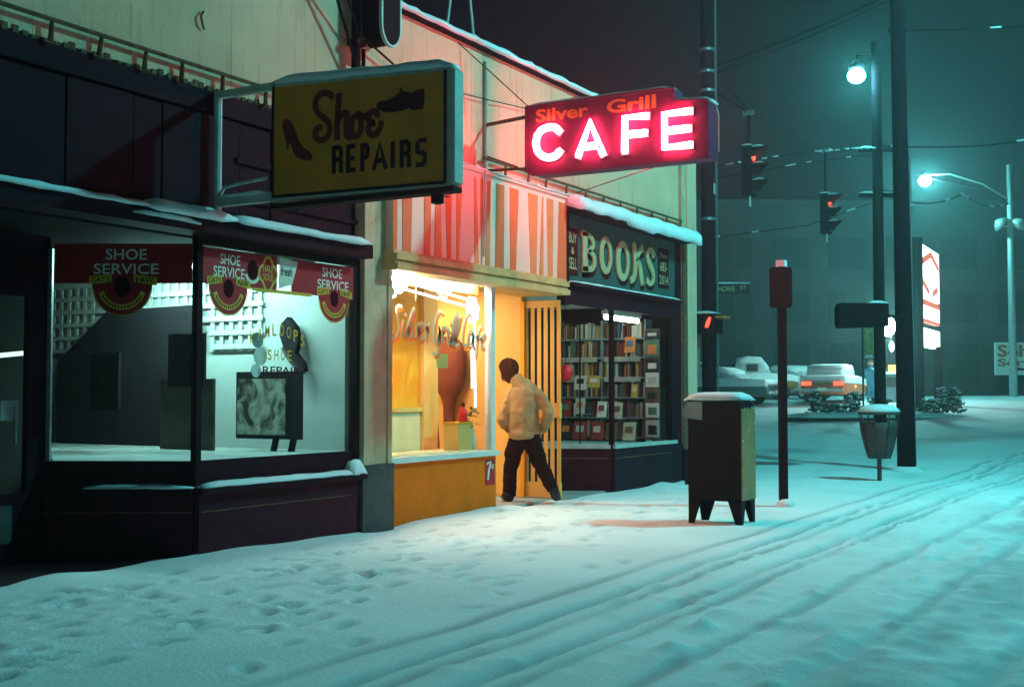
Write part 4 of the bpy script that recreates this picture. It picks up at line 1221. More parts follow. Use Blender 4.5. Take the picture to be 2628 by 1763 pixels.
for ch, a, b in (('R', (1.283, 3.307), (1.393, 3.086)), ('E', (1.424, 3.303), (1.52, 3.085)), ('P', (1.563, 3.299), (1.652, 3.078)), ('A', (1.675, 3.297), (1.824, 3.077)), ('I', (1.853, 3.289), (1.891, 3.08)), ('R', (1.938, 3.285), (2.041, 3.071)), ('S', (2.082, 3.28), (2.189, 3.067))):
    lb = MB()
    for l in caps(ch, a[0], b[0], b[1], a[1], .038):
        lb.stroke(fw, l, .038, .006, .010, False)
    lb.build('letter', 'blackmat', t)
# frame and brackets
MB().tube([(SX0, -.06, 2.68), (SX0, -.06, 3.90)], .035, 8).build('wall_post', 'teal_metal', t)
MB().obox((SX0, -.36, 3.865), (0, 1, 0), (0, 0, 1), (1, 0, 0), .62, .06, .05).build('arm', 'teal_metal', t)
lo = MB().obox((SX0, -.36, 2.955), (0, 1, 0), (0, 0, 1), (1, 0, 0), .62, .075, .05).build('arm', 'teal_metal', t)
MB().snow((SX0 - .03, -.07, 2.99), (SX0 - .03, -.62, 2.99), .06, .025, side=(1, 0, 0), seed=12).build('snow_cap', 'snow', lo, True)
MB().tube([(SX0, -.08, 3.0), (SX0, -.14, 3.08), (SX0, -.32, 3.10), (SX0, -.60, 3.12)], .016, 6).build('conduit', 'teal_metal', t)
MB().box(SX0, SX0 + .12, -2.42, -.64, 2.86, 2.90).build('bottom_rail', 'black', t)
MB().lathe((SX0 + .06, -2.24, 2.78), [(.02, 0), (.05, .01), (.05, .07), (.03, .09)], 10).build('junction_box', 'black', t)
MB().tube([(SX0 + .12, -.7, 3.2), (8.6, -.1, 3.0)], .012, 6).build('stay', 'black', t)

# neon cafe sign
X1 = 11.9
t = thing('neon_sign', 'red Silver Grill CAFE box sign with glowing neon letters', 'neon sign', (X1, -.1, 3.9))
outl = [(.615, 3.86), (.615, 4.58), (2.40, 4.575), (2.40, 4.43), (2.78, 4.40), (2.78, 3.80), (.70, 3.80)]
cb = MB().plate(facing_west(X1), outl, -.26, 0).build('cabinet', 'dark_red', t)
MB().snow((X1 + .0, -.63, 4.58), (X1 + .0, -2.38, 4.575), .26, .045, side=(1, 0, 0), seed=14, droop=.02).snow((X1, -2.36, 4.43), (X1, -2.80, 4.40), .26, .05, side=(1, 0, 0), seed=15, droop=.02).build('snow_cap', 'snow', cb, True)
fwest = facing_west(X1)
feast = ((X1 + .26, -3.4, 0), (0, 1, 0), (0, 0, 1))
CAFE = [('C', [[(1.055, 4.25), (0.992, 4.305), (0.908, 4.314), (0.824, 4.29), (0.770, 4.227), (0.755, 4.141), (0.778, 4.06), (0.838, 4.0), (0.922, 3.975), (1.005, 3.985), (1.06, 4.035)]]),
        ('A', [[(1.285, 3.955), (1.435, 4.315), (1.585, 3.945)], [(1.335, 4.05), (1.535, 4.05)]]),
        ('F', [[(1.845, 3.945), (1.845, 4.315), (2.105, 4.305)], [(1.845, 4.13), (2.085, 4.125)]]),
        ('E', [[(2.60, 4.30), (2.305, 4.30), (2.305, 3.945), (2.60, 3.945)], [(2.305, 4.12), (2.585, 4.12)]])]
for nm, ls in CAFE:
    for fr, mir in ((fwest, False), (feast, True)):
        ch = MB()
        for l in ls:
            ch.stroke(fr, l, .085, .002, .02, nm == 'C')
        lt = ch.build('letter', 'white_print', t)
        for off in (-.024, .024):
            tb = MB()
            o, u, v = [Vector(q) for q in fr]
            nn = u.cross(v)
            for l in ls:
                q = []
                for i, p in enumerate(l):
                    a, b = l[max(0, i - 1)], l[min(len(l) - 1, i + 1)]
                    dx, dy = b[0] - a[0], b[1] - a[1]
                    k = math.hypot(dx, dy)
                    q.append(o + u * (p[0] - dy / k * off) + v * (p[1] + dx / k * off) + nn * .04)
                tb.tube(q, .011, 6)
            tb.build('neon_tube', 'neon_red', lt, True)
tx = MB()
for wd_, a_, b_ in (('Silver', .74, 1.40), ('Grill', 1.62, 2.20)):
    k_ = MB()
    text(k_, fwest, wd_, a_, b_, 4.385, 4.535, .003, .032)
    k_.build('word', 'sil_orange', t)
ed = MB()
for i in range(len(outl)):
    ed.stroke(fwest, [outl[i], outl[(i + 1) % len(outl)]], .02, .001, .012, False)
ed.build('edge_trim', 'dark_red', t)
MB().tube([(X1 + .1, -.02, 3.2), (X1 + .1, -.02, 5.2)], .03, 8).build('wall_post', 'teal_metal', t)
MB().tube([(X1 + .1, -.02, 4.46), (X1 + .1, -.64, 4.50)], .022, 8).build('arm', 'rust', t)
MB().tube([(X1 + .1, -.02, 3.93), (X1 + .1, -.70, 3.90)], .016, 8).build('arm', 'rust', t)
MB().tube([(X1 + .1, -.03, 4.1), (X1 + .1, -.45, 3.93)], .010, 6).build('stay', 'rust', t)
MB().tube([(X1 + .2, -2.2, 3.82), (14.3, -.02, 4.0)], .007, 6).build('stay', 'rust', t)
MB().tube([(X1 + .1, -.6, 4.6), (11.36, .1, 5.4)], .007, 6).build('stay', 'rust', t)
ln = MB()
ln.tube([(X1 + .26, -2.76, 4.42), (X1 + .26, -2.80, 4.3), (X1 + .26, -2.80, 3.9)], .008, 6)
ln.build('side_bead', 'teal_metal', t)
# ice hanging from sign notch
MB().tube([(11.72, -.172, 2.9), (11.72, -.19, 3.9), (11.80, -.03, 4.0)], .014, 6).build('conduit', 'teal_metal', t)
t2 = thing('roof_stays', 'pair of thin roof rods rising behind the parapet above the cafe', 'rods', (11.7, .4, 5.4))
MB().tube([(11.36, .12, 5.33), (11.62, .12, 6.6)], .02, 6).build('rod', 'teal_metal', t2)
MB().tube([(11.99, .12, 5.33), (11.75, .12, 6.6)], .02, 6).build('rod', 'teal_metal', t2)
hk = thing('wall_lamp', 'small dark cone lamp hanging high on the wall above the rail', 'lamp', (7.35, -.1, 4.95))
MB().lathe((7.38, -.16, 4.72), [(.025, 0), (.06, .08), (.085, .24), (.02, .30)], 12).build('shade', 'pole', hk, True)
MB().tube([(7.38, -.16, 5.0), (7.38, -.12, 5.1), (7.38, .0, 5.1)], .012, 6).build('bracket', 'pole', hk)
MB().tube([(7.46, -.02, 4.55), (7.42, -.03, 4.50), (7.44, -.03, 4.43), (7.47, -.02, 4.40)], .010, 6).build('hook', 'rust', hk)
# narrow blade sign and its pipe near the pilaster
t = thing('blade_sign', 'black round ended blade sign seen edge on above the Shoe Repairs sign', 'sign', (9.72, -.06, 4.8))
fb = ((0, -.32, 0), (1, 0, 0), (0, 0, 1))
MB().plate(fb, [(9.58, 6.4)] + [(9.72 + .14 * math.cos(q), 4.98 + .19 * math.sin(q)) for q in np.linspace(math.pi, 2 * math.pi, 13)] + [(9.86, 6.4)], -.25, 0).build('cabinet', 'black', t, False)
rm = MB()
rm.stroke(fb, [(9.565, 6.4)] + [(9.72 + .155 * math.cos(q), 4.98 + .205 * math.sin(q)) for q in np.linspace(math.pi, 2 * math.pi, 13)] + [(9.875, 6.4)], .022, -.03, .006, False)
rm.build('rim', 'teal_metal', t)
MB().box(9.66, 9.76, -.08, -.035, 5.0, 5.1).build('bracket', 'metal', t)
MB().tube([(9.44, -.10, 3.95), (9.44, -.10, 6.4)], .045, 8).build('service_pipe', 'dark', B)
MB().tube([(9.60, -.07, 3.95), (9.60, -.07, 4.75)], .02, 8).build('service_pipe', 'dark', B)
MB().box(9.38, 9.52, -.16, -.035, 4.74, 4.80).build('pipe_clamp', 'dark', B)
MB().box(9.56, 10.0, -.07, -.035, 4.55, 4.58).build('pipe_clamp', 'dark', B)

# ------------------------------------------------------------------ man stepping into the cafe
MBASE = Vector((13.24, .10, 0.02))
RT, FW = Vector((math.sin(PHI), -math.cos(PHI), 0)), Vector((math.cos(PHI), math.sin(PHI), 0))


def mp(u, z, w_):
    return MBASE + RT * u + FW * w_ + Vector((0, 0, z))


def loft(mb, pts, n=14, side=RT):
    """pts: (u, z, w, half width, half depth)"""
    P = [mp(*p[:3]) for p in pts]
    V, F = [], []
    for i, p in enumerate(P):
        tdir = (P[min(len(P) - 1, i + 1)] - P[max(0, i - 1)]).normalized()
        s_ = (side - tdir * side.dot(tdir)).normalized()
        f_ = tdir.cross(s_)
        for k in range(n):
            q = 2 * math.pi * k / n
            V.append(p + s_ * math.cos(q) * pts[i][3] + f_ * math.sin(q) * pts[i][4])
    for i in range(len(P) - 1):
        for k in range(n):
            a, b = i * n + k, i * n + (k + 1) % n
            F.append((a, b, b + n, a + n))
    F += [tuple(range(n - 1, -1, -1)), tuple(range(len(V) - n, len(V)))]
    mb.add(V, F)


def fuse(mb, name, m, parent, vox=.014, it=4):
    o = mb.build(name, None)
    rm_ = o.modifiers.new('r', 'REMESH'); rm_.mode = 'VOXEL'; rm_.voxel_size = vox
    sm = o.modifiers.new('s', 'SMOOTH'); sm.iterations = it; sm.factor = .5
    dg = bpy.context.evaluated_depsgraph_get()
    me = bpy.data.meshes.new_from_object(o.evaluated_get(dg))
    bpy.data.objects.remove(o)
    me.name = name
    me.polygons.foreach_set('use_smooth', [True] * len(me.polygons))
    return put(name, me, m, parent)


from mathutils import noise as mnoise


def wrinkle(o, amp, sx, sz, seed):
    me = o.data
    for v, n in [(v, v.normal.copy()) for v in me.vertices]:
        p = v.co - MBASE
        a = mnoise.noise(Vector((p.x * sx + p.z * sz * .5 + seed, p.y * sx, p.z * sz)))
        b = mnoise.noise(Vector((p.x * sx * 2.3, p.y * sx * 2.3 + seed, p.z * sz * 2.3)))
        v.co += n * amp * (a + .5 * b)
    me.update()
    return o


HD = (-.262, 1.625, .27)
bd = MB()
loft(bd, [(-.06, .78, .05, .15, .10), (-.06, .90, .05, .13, .08), (-.06, 1.08, .07, .13, .08), (-.06, 1.30, .12, .14, .08), (-.09, 1.42, .16, .09, .06), (-.14, 1.48, .19, .06, .06), (-.19, 1.54, .22, .055, .055), (-.24, 1.58, .25, .06, .06)])
bd.ball(mp(*HD), .098, 18, (1, 1, 1.2))
fdir = (RT * -.80 + FW * .60 + Vector((0, 0, -.25))).normalized()
hc = mp(*HD)
bd.ball(hc + fdir * .045 + Vector((0, 0, -.065)), .062, 12)                      # jaw
bd.ball(hc + fdir * .105 + Vector((0, 0, -.015)), .018, 8, (1, 1, 1.5))            # nose
bd.ball(hc + fdir * .090 + Vector((0, 0, -.065)), .018, 8, (1, 1, .6))             # mouth
for sgn in (-1, 1):
    sd = fdir.cross(Vector((0, 0, 1))) * sgn
    bd.ball(hc + sd * .098 + Vector((0, 0, -.015)), .026, 8, (.7, .7, 1.3))        # ears
    bd.ball(hc + fdir * .085 + sd * .035 + Vector((0, 0, .01)), .014, 8)           # eyes
LA = [(-.20, 1.37, .20, .062, .062), (-.27, 1.20, .15, .056, .056), (-.305, 1.02, .10, .048, .048), (-.25, .93, .17, .042, .042), (-.19, .87, .22, .036, .03), (-.16, .82, .25, .04, .022)]
RA = [(.10, 1.34, .10, .062, .062), (.17, 1.22, .05, .056, .056), (.215, 1.10, .01, .048, .048), (.19, .97, .08, .042, .042), (.155, .88, .14, .036, .03), (.13, .83, .18, .04, .022)]
LL = [(-.14, .80, .07, .09, .10), (-.19, .62, .10, .075, .08), (-.225, .43, .12, .056, .06), (-.245, .25, .13, .05, .055), (-.255, .09, .13, .036, .04)]
RL = [(.03, .80, .03, .09, .10), (.085, .62, .02, .075, .08), (.145, .45, .0, .056, .06), (.225, .30, -.04, .05, .055), (.295, .17, -.08, .036, .04)]
for l in (LA, RA, LL, RL):
    loft(bd, l)
for (a, l) in ((-.16, LA), (.13, RA)):                                              # fingers tucked in the pockets
    u0, z0, w0 = l[-1][:3]
    for k in range(4):
        loft(bd, [(u0 + .012 * (k - 1.5), z0 + .02, w0 + .008 * k, .010, .010), (u0 + .014 * (k - 1.5), z0 - .045, w0 + .01 + .006 * k, .009, .009), (u0 + .013 * (k - 1.5), z0 - .075 + .006 * abs(k - 1.4), w0 + .02, .007, .007)], 8)
    loft(bd, [(u0 - .03, z0 + .03, w0, .011, .011), (u0 - .045, z0 - .02, w0 + .02, .009, .009)], 8)
loft(bd, [(-.255, .10, .13, .04, .05), (-.27, .06, .20, .042, .04), (-.29, .045, .30, .04, .028)])
loft(bd, [(.295, .18, -.08, .04, .045), (.325, .10, -.03, .04, .035), (.345, .05, .03, .038, .025)])
man = fuse(bd, 'person', 'skin', None, .012, 3)
man['label'] = 'man in a tan woolly jacket and dark trousers stepping into the cafe doorway'
man['category'] = 'person'
jk = MB()
loft(jk, [(-.055, .795, .05, .195, .135), (-.058, .84, .05, .20, .14), (-.058, .89, .05, .185, .13), (-.055, 1.02, .06, .18, .135), (-.05, 1.18, .09, .188, .14), (-.052, 1.30, .12, .192, .135), (-.062, 1.385, .15, .17, .115), (-.095, 1.445, .17, .125, .092), (-.14, 1.49, .19, .085, .08), (-.165, 1.525, .205, .075, .07)], 18)
loft(jk, [(-.18, 1.37, .19, .08, .085), (-.25, 1.26, .17, .074, .08), (-.305, 1.13, .12, .070, .075), (-.335, 1.02, .07, .068, .072), (-.285, .94, .13, .064, .066), (-.215, .87, .20, .056, .055)])
loft(jk, [(.085, 1.345, .11, .08, .085), (.155, 1.26, .06, .074, .08), (.215, 1.17, .01, .070, .075), (.245, 1.10, -.03, .068, .072), (.225, .98, .03, .064, .066), (.17, .88, .10, .056, .055)])
wrinkle(fuse(jk, 'jacket', 'jacket', man, .013, 3), .021, 9, 7, 3)
cl_ = MB()
loft(cl_, [(-.085, 1.425, .165, .118, .10), (-.12, 1.47, .18, .102, .092), (-.15, 1.515, .20, .090, .085), (-.175, 1.545, .212, .080, .078)], 16)
fuse(cl_, 'collar', 'jacket', man, .01, 2)
hm_ = MB()
loft(hm_, [(-.053, .775, .05, .192, .135), (-.055, .80, .05, .203, .143), (-.055, .835, .05, .203, .143), (-.055, .86, .05, .19, .132)], 18)
fuse(hm_, 'waistband', 'jacket', man, .011, 2)
tr = MB()
loft(tr, [(-.06, .70, .05, .10, .10), (-.06, .77, .05, .168, .118), (-.06, .82, .05, .160, .108), (-.06, .86, .05, .13, .08)], 16)
loft(tr, [(-.135, .82, .06, .11, .12), (-.165, .70, .08, .115, .12), (-.20, .56, .105, .104, .11), (-.228, .42, .12, .09, .098), (-.24, .28, .13, .086, .09), (-.25, .14, .13, .088, .095), (-.253, .07, .13, .09, .10)])
loft(tr, [(.015, .82, .04, .11, .12), (.05, .70, .03, .115, .12), (.10, .56, .01, .104, .11), (.15, .44, .0, .09, .098), (.205, .33, -.035, .083, .09), (.265, .215, -.07, .08, .088), (.292, .165, -.085, .078, .088)])
wrinkle(fuse(tr, 'trousers', 'trousers', man, .013, 2), .017, 7, 10, 8)
for l in ([(-.25, .125, .08, .065, .07), (-.255, .065, .12, .075, .085), (-.275, .055, .21, .07, .058), (-.295, .045, .30, .062, .042), (-.30, .035, .335, .035, .028)],
          [(.285, .20, -.09, .06, .062), (.305, .14, -.07, .064, .07), (.328, .085, -.02, .062, .052), (.345, .045, .035, .056, .04), (.35, .035, .06, .035, .025)]):
    s = MB()
    loft(s, l)
    fuse(s, 'shoe', 'shoe', man, .01, 2)
hr = MB()
hr.ball(hc - fdir * .012 + Vector((0, 0, .022)), .113, 18, (1, 1, 1.12))
hr.ball(hc - fdir * .04 + Vector((0, 0, -.06)), .098, 14)
for sgn in (-1, 1):
    sd = fdir.cross(Vector((0, 0, 1))) * sgn
    hr.ball(hc + sd * .085 + fdir * .02 + Vector((0, 0, -.05)), .032, 8, (1, 1, 2.0))
hair = fuse(hr, 'hair', 'hair', man, .010, 2)
for v in hair.data.vertices:                                                        # leave the face free
    d = v.co - hc
    f = d.dot(fdir)
    if f > .045 and d.z < .06:
        v.co -= fdir * (f - .045)

wrinkle(hair, .022, 16, 12, 5)
st_ = MB()
rh = random.Random(4)
for k in range(260):
    q_, z_ = rh.uniform(0, 2 * math.pi), rh.uniform(-.35, 1)
    n_ = Vector((math.cos(q_) * math.sqrt(1 - z_ * z_), math.sin(q_) * math.sqrt(1 - z_ * z_), z_))
    if n_.dot(fdir) > .45 and z_ < .55:
        continue
    dn = (Vector((rh.uniform(-.4, .4), rh.uniform(-.4, .4), -1)) - fdir * .3)
    pts_ = []
    p_ = hc - fdir * .012 + Vector((0, 0, .022)) + Vector((n_.x, n_.y, n_.z * 1.12)) * .109
    for j in range(4):
        pts_.append(p_ + n_ * .006 * math.sin(j * 1.2))
        tt = (dn - n_ * dn.dot(n_)).normalized()
        p_ = p_ + tt * .024
        n_ = (p_ - (hc - fdir * .012 + Vector((0, 0, .022)))).normalized()
    st_.tube([q + (q - hc).normalized() * .006 for q in pts_], [.006, .009, .007, .002], 5)
st_.build('hair_strands', 'hair', hair, True, kind='stuff')

# ------------------------------------------------------------------ pavement furniture
t = thing('mailbox', 'dark post box on four legs with a thick snow cap', 'mailbox', (12.4, -2.65, 0))
# body: walls with a rounded top
bx0, bx1, by0, by1 = 12.15, 12.58, -3.02, -2.44
prof = []
for q in np.linspace(0, math.pi / 2, 6):
    prof.append((by0 + .10 - .10 * math.cos(q), 1.20 + .10 * math.sin(q)))
poly = [(by0, .24)] + prof + [(by1, 1.30), (by1, .24)]
fx = ((bx1, 0, 0), (0, 1, 0), (0, 0, 1))
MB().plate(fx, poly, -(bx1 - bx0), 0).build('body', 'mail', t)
for (x, y, sx, sy) in ((bx0, by0, 1, 1), (bx0, by1, 1, -1), (bx1, by0, -1, 1), (bx1, by1, -1, -1)):
    a, b = .15, .055
    MB().add([(x, y, .26), (x + sx * a, y, .26), (x + sx * b, y, -.03), (x, y, -.03), (x, y + sy * a, .26), (x, y + sy * b, -.03), (x + sx * .012, y + sy * .012, .26), (x + sx * .012, y + sy * .012, -.03)],
             [(0, 1, 2, 3), (0, 3, 5, 4), (1, 6, 7, 2), (4, 5, 7, 6), (0, 4, 6, 1), (3, 2, 7, 5)]).build('leg', 'mail', t)
MB().box(bx0 - .012, bx1 + .012, by1, by1 + .035, .40, .44).build('hinge_bar', 'mail', t)
MB().box(bx0 - .012, bx1 + .012, by1, by1 + .025, .74, .76).build('hinge_bar', 'mail', t)
MB().box(bx0 + .006, bx1 - .006, by0 - .012, by0, .25, 1.20).build('collection_door', 'mail_lit_side', t)  # lighter than the body: lamplight is in its colour
fk = MB()
for k in range(16):
    fk.ball((random.choice((bx0 + .02, bx1 - .03, random.uniform(bx0, bx1))), by0 - .015, 1.21 - random.random() ** 2 * .35), random.uniform(.006, .014), 6)
fk.build('snow_flecks', 'snow', t, True, kind='stuff')
hd = MB().plate(((bx0, 0, 0), (0, -1, 0), (0, 0, 1)), [(2.36, 1.15), (2.44, 1.10), (2.60, 1.08), (2.60, 1.27), (2.44, 1.27)], -.5, .006).build('hood', mat('grey_hood', (.22, .23, .21), .5), t)
cap = MB()
V, F = [], []
nx_, ny_ = 9, 11
for i in range(nx_):
    for j in range(ny_):
        a, b = i / (nx_ - 1), j / (ny_ - 1)
        ed_ = min(1, 6 * min(a, 1 - a)) * min(1, 5 * min(b, 1 - b))
        V.append((bx0 - .04 + a * (bx1 - bx0 + .08), by0 - .03 + b * (by1 - by0 + .09), 1.285 + .085 * ed_ ** .5 + random.uniform(0, .006)))
for i in range(nx_ - 1):
    for j in range(ny_ - 1):
        k = i * ny_ + j
        F.append((k, k + ny_, k + ny_ + 1, k + 1))
F.append(tuple([j for j in range(ny_)] + [i * ny_ + ny_ - 1 for i in range(1, nx_)] + [(nx_ - 1) * ny_ + j for j in range(ny_ - 2, -1, -1)] + [i * ny_ for i in range(nx_ - 2, 0, -1)]))
cap.add(V, F).build('snow_cap', 'snow', t, True)

t = thing('sign_post', 'dark square post with a brown parking sign between post box and litter bin', 'sign post', (14.5, -2.72, 0))
MB().obox((14.5, -2.72, 1.40), (.5, -.86, 0), (.86, .5, 0), (0, 0, 1), .095, .095, 3.0).build('post', 'pole', t)
sp_ = MB()
sg = Vector((14.47, -2.72, 0))
fr = (sg + Vector((-.05, 0.03, 0)), Vector((.42, -.91, 0)), Vector((0, 0, 1)))
fr = (fr[0], fr[1].normalized(), fr[2])
rp = [(-.10 + .02, 2.40), (.16, 2.40), (.18, 2.43), (.18, 2.86), (.16, 2.89), (-.07, 2.89), (-.09, 2.86), (-.09, 2.43)]
MB().plate(fr, rp, -.02, -.005).build('plate', mat('dark_red_plate', (.030, .010, .012), .8, spec=.08), t)
MB().obox((14.5, -2.72, 2.94), (1, 0, 0), (0, 1, 0), (0, 0, 1), .10, .11, .08).build('snow_cap', 'snow', t)
MB().ball((14.49, -2.75, .02), .11, 10, (1, 1, .7)).build('snow_heap', 'snow', t, True)

t = thing('litter_bin', 'brown tapered litter bin on a thin post with a snowy domed lid', 'litter bin', (19.3, -2.72, 0))
bc = Vector((19.3, -2.72, 0))
MB().lathe(bc, [(.145, .36), (.17, .37), (.21, .52), (.265, .78), (.285, .92), (.265, .92), (.25, .78), (.16, .42)], 20).build('bowl', 'bin', t, True)
for k in range(8):
    q = 2 * math.pi * k / 8
    MB().tube([bc + Vector((r * math.cos(q), r * math.sin(q), z)) for r, z in ((.165, .36), (.215, .52), (.275, .78), (.30, .98), (.295, 1.06))], .010, 6).build('rib', 'bin', t)
MB().lathe(bc, [(.01, 1.06), (.31, 1.04), (.32, 1.07), (.20, 1.11), (.01, 1.12)], 20).build('lid', 'bin', t, True)
MB().lathe(bc, [(.01, 1.08), (.30, 1.075), (.325, 1.09), (.27, 1.15), (.16, 1.195), (.01, 1.20)], 20).build('snow_cap', 'snow', t, True)
MB().tube([bc + Vector((0, 0, -.05)), bc + Vector((0, 0, 1.06))], .035, 10).build('stem', 'bin', t)

# ------------------------------------------------------------------ poles, wires, signals
def pole(label, x, y, h, r0, r1, lean=(0, 0)):
    t_ = thing('utility_pole', label, 'pole', (x, y, 0))
    MB().tube([(x + lean[0] * k / 8, y + lean[1] * k / 8, -.1 + (h + .1) * k / 8) for k in range(9)], [r0 + (r1 - r0) * k / 8 for k in range(9)], 14).build('shaft', 'pole', t_, True)
    return t_


pA = pole('dark utility pole at the building corner carrying the Howe street sign', 23.6, 1.70, 11, .15, .135)
for z in (4.9, 7.55, 7.95, 8.4):
    MB().lathe((23.6, 1.70, z), [(.155, 0), (.16, .015), (.16, .045), (.155, .06)], 14).build('band', 'metal', pA)
MB().tube([(23.62, 1.52, 1), (23.62, 1.53, 10.5)], .022, 6).build('conduit', 'metal', pA)
MB().obox((23.6, 1.60, 5.55), (1, 0, 0), (0, 1, 0), (0, 0, 1), .08, .1, .22).build('snow_patch', 'snow', pA)
pB = pole('thick dark tapering pole at the kerb behind the litter bin', 22.3, -2.48, 10.5, .165, .115, (-.1, .05))
MB().obox((22.2, -2.45, 7.86), (.5, -.86, 0), (.86, .5, 0), (0, 0, 1), .32, .07, .06).build('cross_bar', 'pole', pB)
MB().snow((22.14, -2.36, 7.89), (22.24, -2.55, 7.89), .06, .05, side=(.86, .5, 0), seed=3).build('snow_cap', 'snow', pB, True)
MB().tube([(22.36, -2.62, .1), (22.28, -2.60, 5.6)], .018, 6).build('conduit', 'metal', pB)
MB().lathe((22.3, -2.48, -.03), [(.33, 0), (.26, .05), (.19, .10), (.17, .11)], 14).build('snow_heap', 'snow', pB, True)
pC = pole('farther wooden pole behind the litter bin holding the street lamp', 33.4, .60, 10.9, .16, .13)
for z, yy in ((7.95, .12), (6.72, .1)):
    ca = MB().obox((33.4, .60, z), (.5, -.86, 0), (.86, .5, 0), (0, 0, 1), 1.0, .10, .10).build('cross_arm', 'pole', pC)
    MB().snow(Vector((33.4, .6, z + .05)) + Vector((-.27, .42, 0)), Vector((33.4, .6, z + .05)) + Vector((.27, -.42, 0)), .1, .06, side=(.86, .5, 0), seed=int(z)).build('snow_cap', 'snow', ca, True)
# luminaires
def luminaire(name, label, p, r, m, arm_from, cat='street lamp'):
    t_ = thing(name, label, cat, p)
    p = Vector(p)
    MB().ball(p, r, 14, (1, 1, .85)).build('globe', m, t_, True)
    MB().lathe(p + Vector((0, 0, r * .9)), [(r * .95, 0), (r * .9, .06), (r * .5, .16), (.04, .22)], 14).build('hood', 'pole', t_, True)
    if arm_from:
        a = Vector(arm_from)
        MB().tube([a, a.lerp(p, .4) + Vector((0, 0, .35)), a.lerp(p, .8) + Vector((0, 0, .42)), p + Vector((0, 0, r * .9 + .2))], .028, 8).build('arm', 'metal', t_, True)
    return t_


luminaire('street_lamp', 'glowing street lamp hanging by the farther pole over the crossing', (32.95, 1.02, 9.93), .235, 'globe_corner', None)
MB().tube([(33.38, .62, 10.55), (33.0, 1.0, 10.5), (32.95, 1.02, 10.28)], .03, 6).build('lamp_bracket', 'pole', pC)
# street lamp beside the road, beyond the picture's edge, whose light rakes the shop fronts
t = luminaire('street_lamp', 'street lamp on a tall pole across the road from the shops', (16.5, -8.5, 10.0), .25, 'globe_street', (17.0, -12.0, 9.7))
MB().tube([(17.0, -12.0, -.1), (17.0, -12.0, 9.8)], [.12, .07], 10).build('post', 'metal', t)
t = luminaire('street_lamp', 'added fill lamp on a tall post behind the viewer', (-10.5, -8.6, 9.3), .22, 'globe_fill', (-10.0, -10.9, 9.0))  # unseen lamp, added to light the sign sides facing the camera
MB().tube([(-10, -10.9, -.1), (-10, -10.9, 9.1)], [.11, .07], 10).build('post', 'metal', t)


def signal(label, p, hang):
    t_ = thing('traffic_signal', label, 'traffic signal', (p[0], p[1], p[2]), 'traffic signals hung over the crossing')
    x, y, z = p
    MB().box(x - .17, x + .17, y, y + .20, z, z + 1.02).build('housing', 'black', t_)
    for k in range(3):
        zc = z + .17 + k * .34
        vz = MB()
        n_ = 12
        V_, F_ = [], []
        for i in range(n_ + 1):
            q = math.pi * (-.15 + 1.3 * i / n_)
            for (r, yy) in ((.145, y), (.145, y - .06 - .22 * max(0, math.sin(q)) - .04), (.155, y - .06 - .22 * max(0, math.sin(q)) - .04), (.155, y)):
                V_.append((x + r * math.cos(q), yy, zc + r * math.sin(q)))
        for i in range(n_):
            for j in range(4):
                j2 = (j + 1) % 4
                F_.append((i * 4 + j, i * 4 + 4 + j, i * 4 + 4 + j2, i * 4 + j2))
        vz.add(V_, F_)
        vz.build('visor', 'black', t_)
        MB().lathe((x, y - .002, zc), [(.01, .03), (.08, .022), (.135, .0)], 14, (0, -1, 0)).build('lens', 'signal_red' if k == 2 else 'signal_off', t_, True)
        MB().snow((x - .10, y, zc + .15), (x + .10, y, zc + .15), .22, .035, seed=k, n=4).build('snow_cap', 'snow', t_, True)
    MB().snow((x - .16, y + .2, z + 1.02), (x + .16, y + .2, z + 1.02), .2, .06, seed=7, n=4).build('snow_cap', 'snow', t_, True)
    MB().tube([(x, y + .1, z + 1.02), (x, y + .1, z + hang)], .03, 8).build('hanger', 'black', t_)
    MB().obox((x, y + .1, z + hang), (0, 1, 0), (1, 0, 0), (0, 0, 1), .22, .08, .09).build('clamp', 'metal', t_)
    MB().box(x - .05, x - .02, y + .05, y + .08, z - .22, z).build('icicle', 'snow', t_)


S1 = (23.98, .86, 5.40)
S2 = (31.0, 1.25, 5.45)
signal('nearer hanging traffic signal with its red lamp lit', S1, 1.72)
signal('farther hanging traffic signal with its red lamp lit and snowy visors', S2, 2.15)


def wire(label, pts, r=.011, sag=.0, snow=False):
    pts = [Vector(p) for p in pts]
    P = []
    for i in range(len(pts) - 1):
        for k in range(8):
            q = k / 8
            P.append(pts[i].lerp(pts[i + 1], q) - Vector((0, 0, sag * 4 * q * (1 - q))))
    P.append(pts[-1])
    t_ = thing('overhead_wire', label, 'wire', pts[0], 'overhead wires')
    MB().tube(P, r, 5).build('strand', 'black', t_)
    if snow:
        for k in range(len(P) - 1):
            if random.random() < snow:
                a, b = P[k], P[k].lerp(P[k + 1], random.uniform(.4, .95))
                MB().tube([a + Vector((0, 0, r)), b + Vector((0, 0, r))], [r * 1.6, r * 1.9], 6).build('snow_lump', 'snow', t_, True)
    return t_


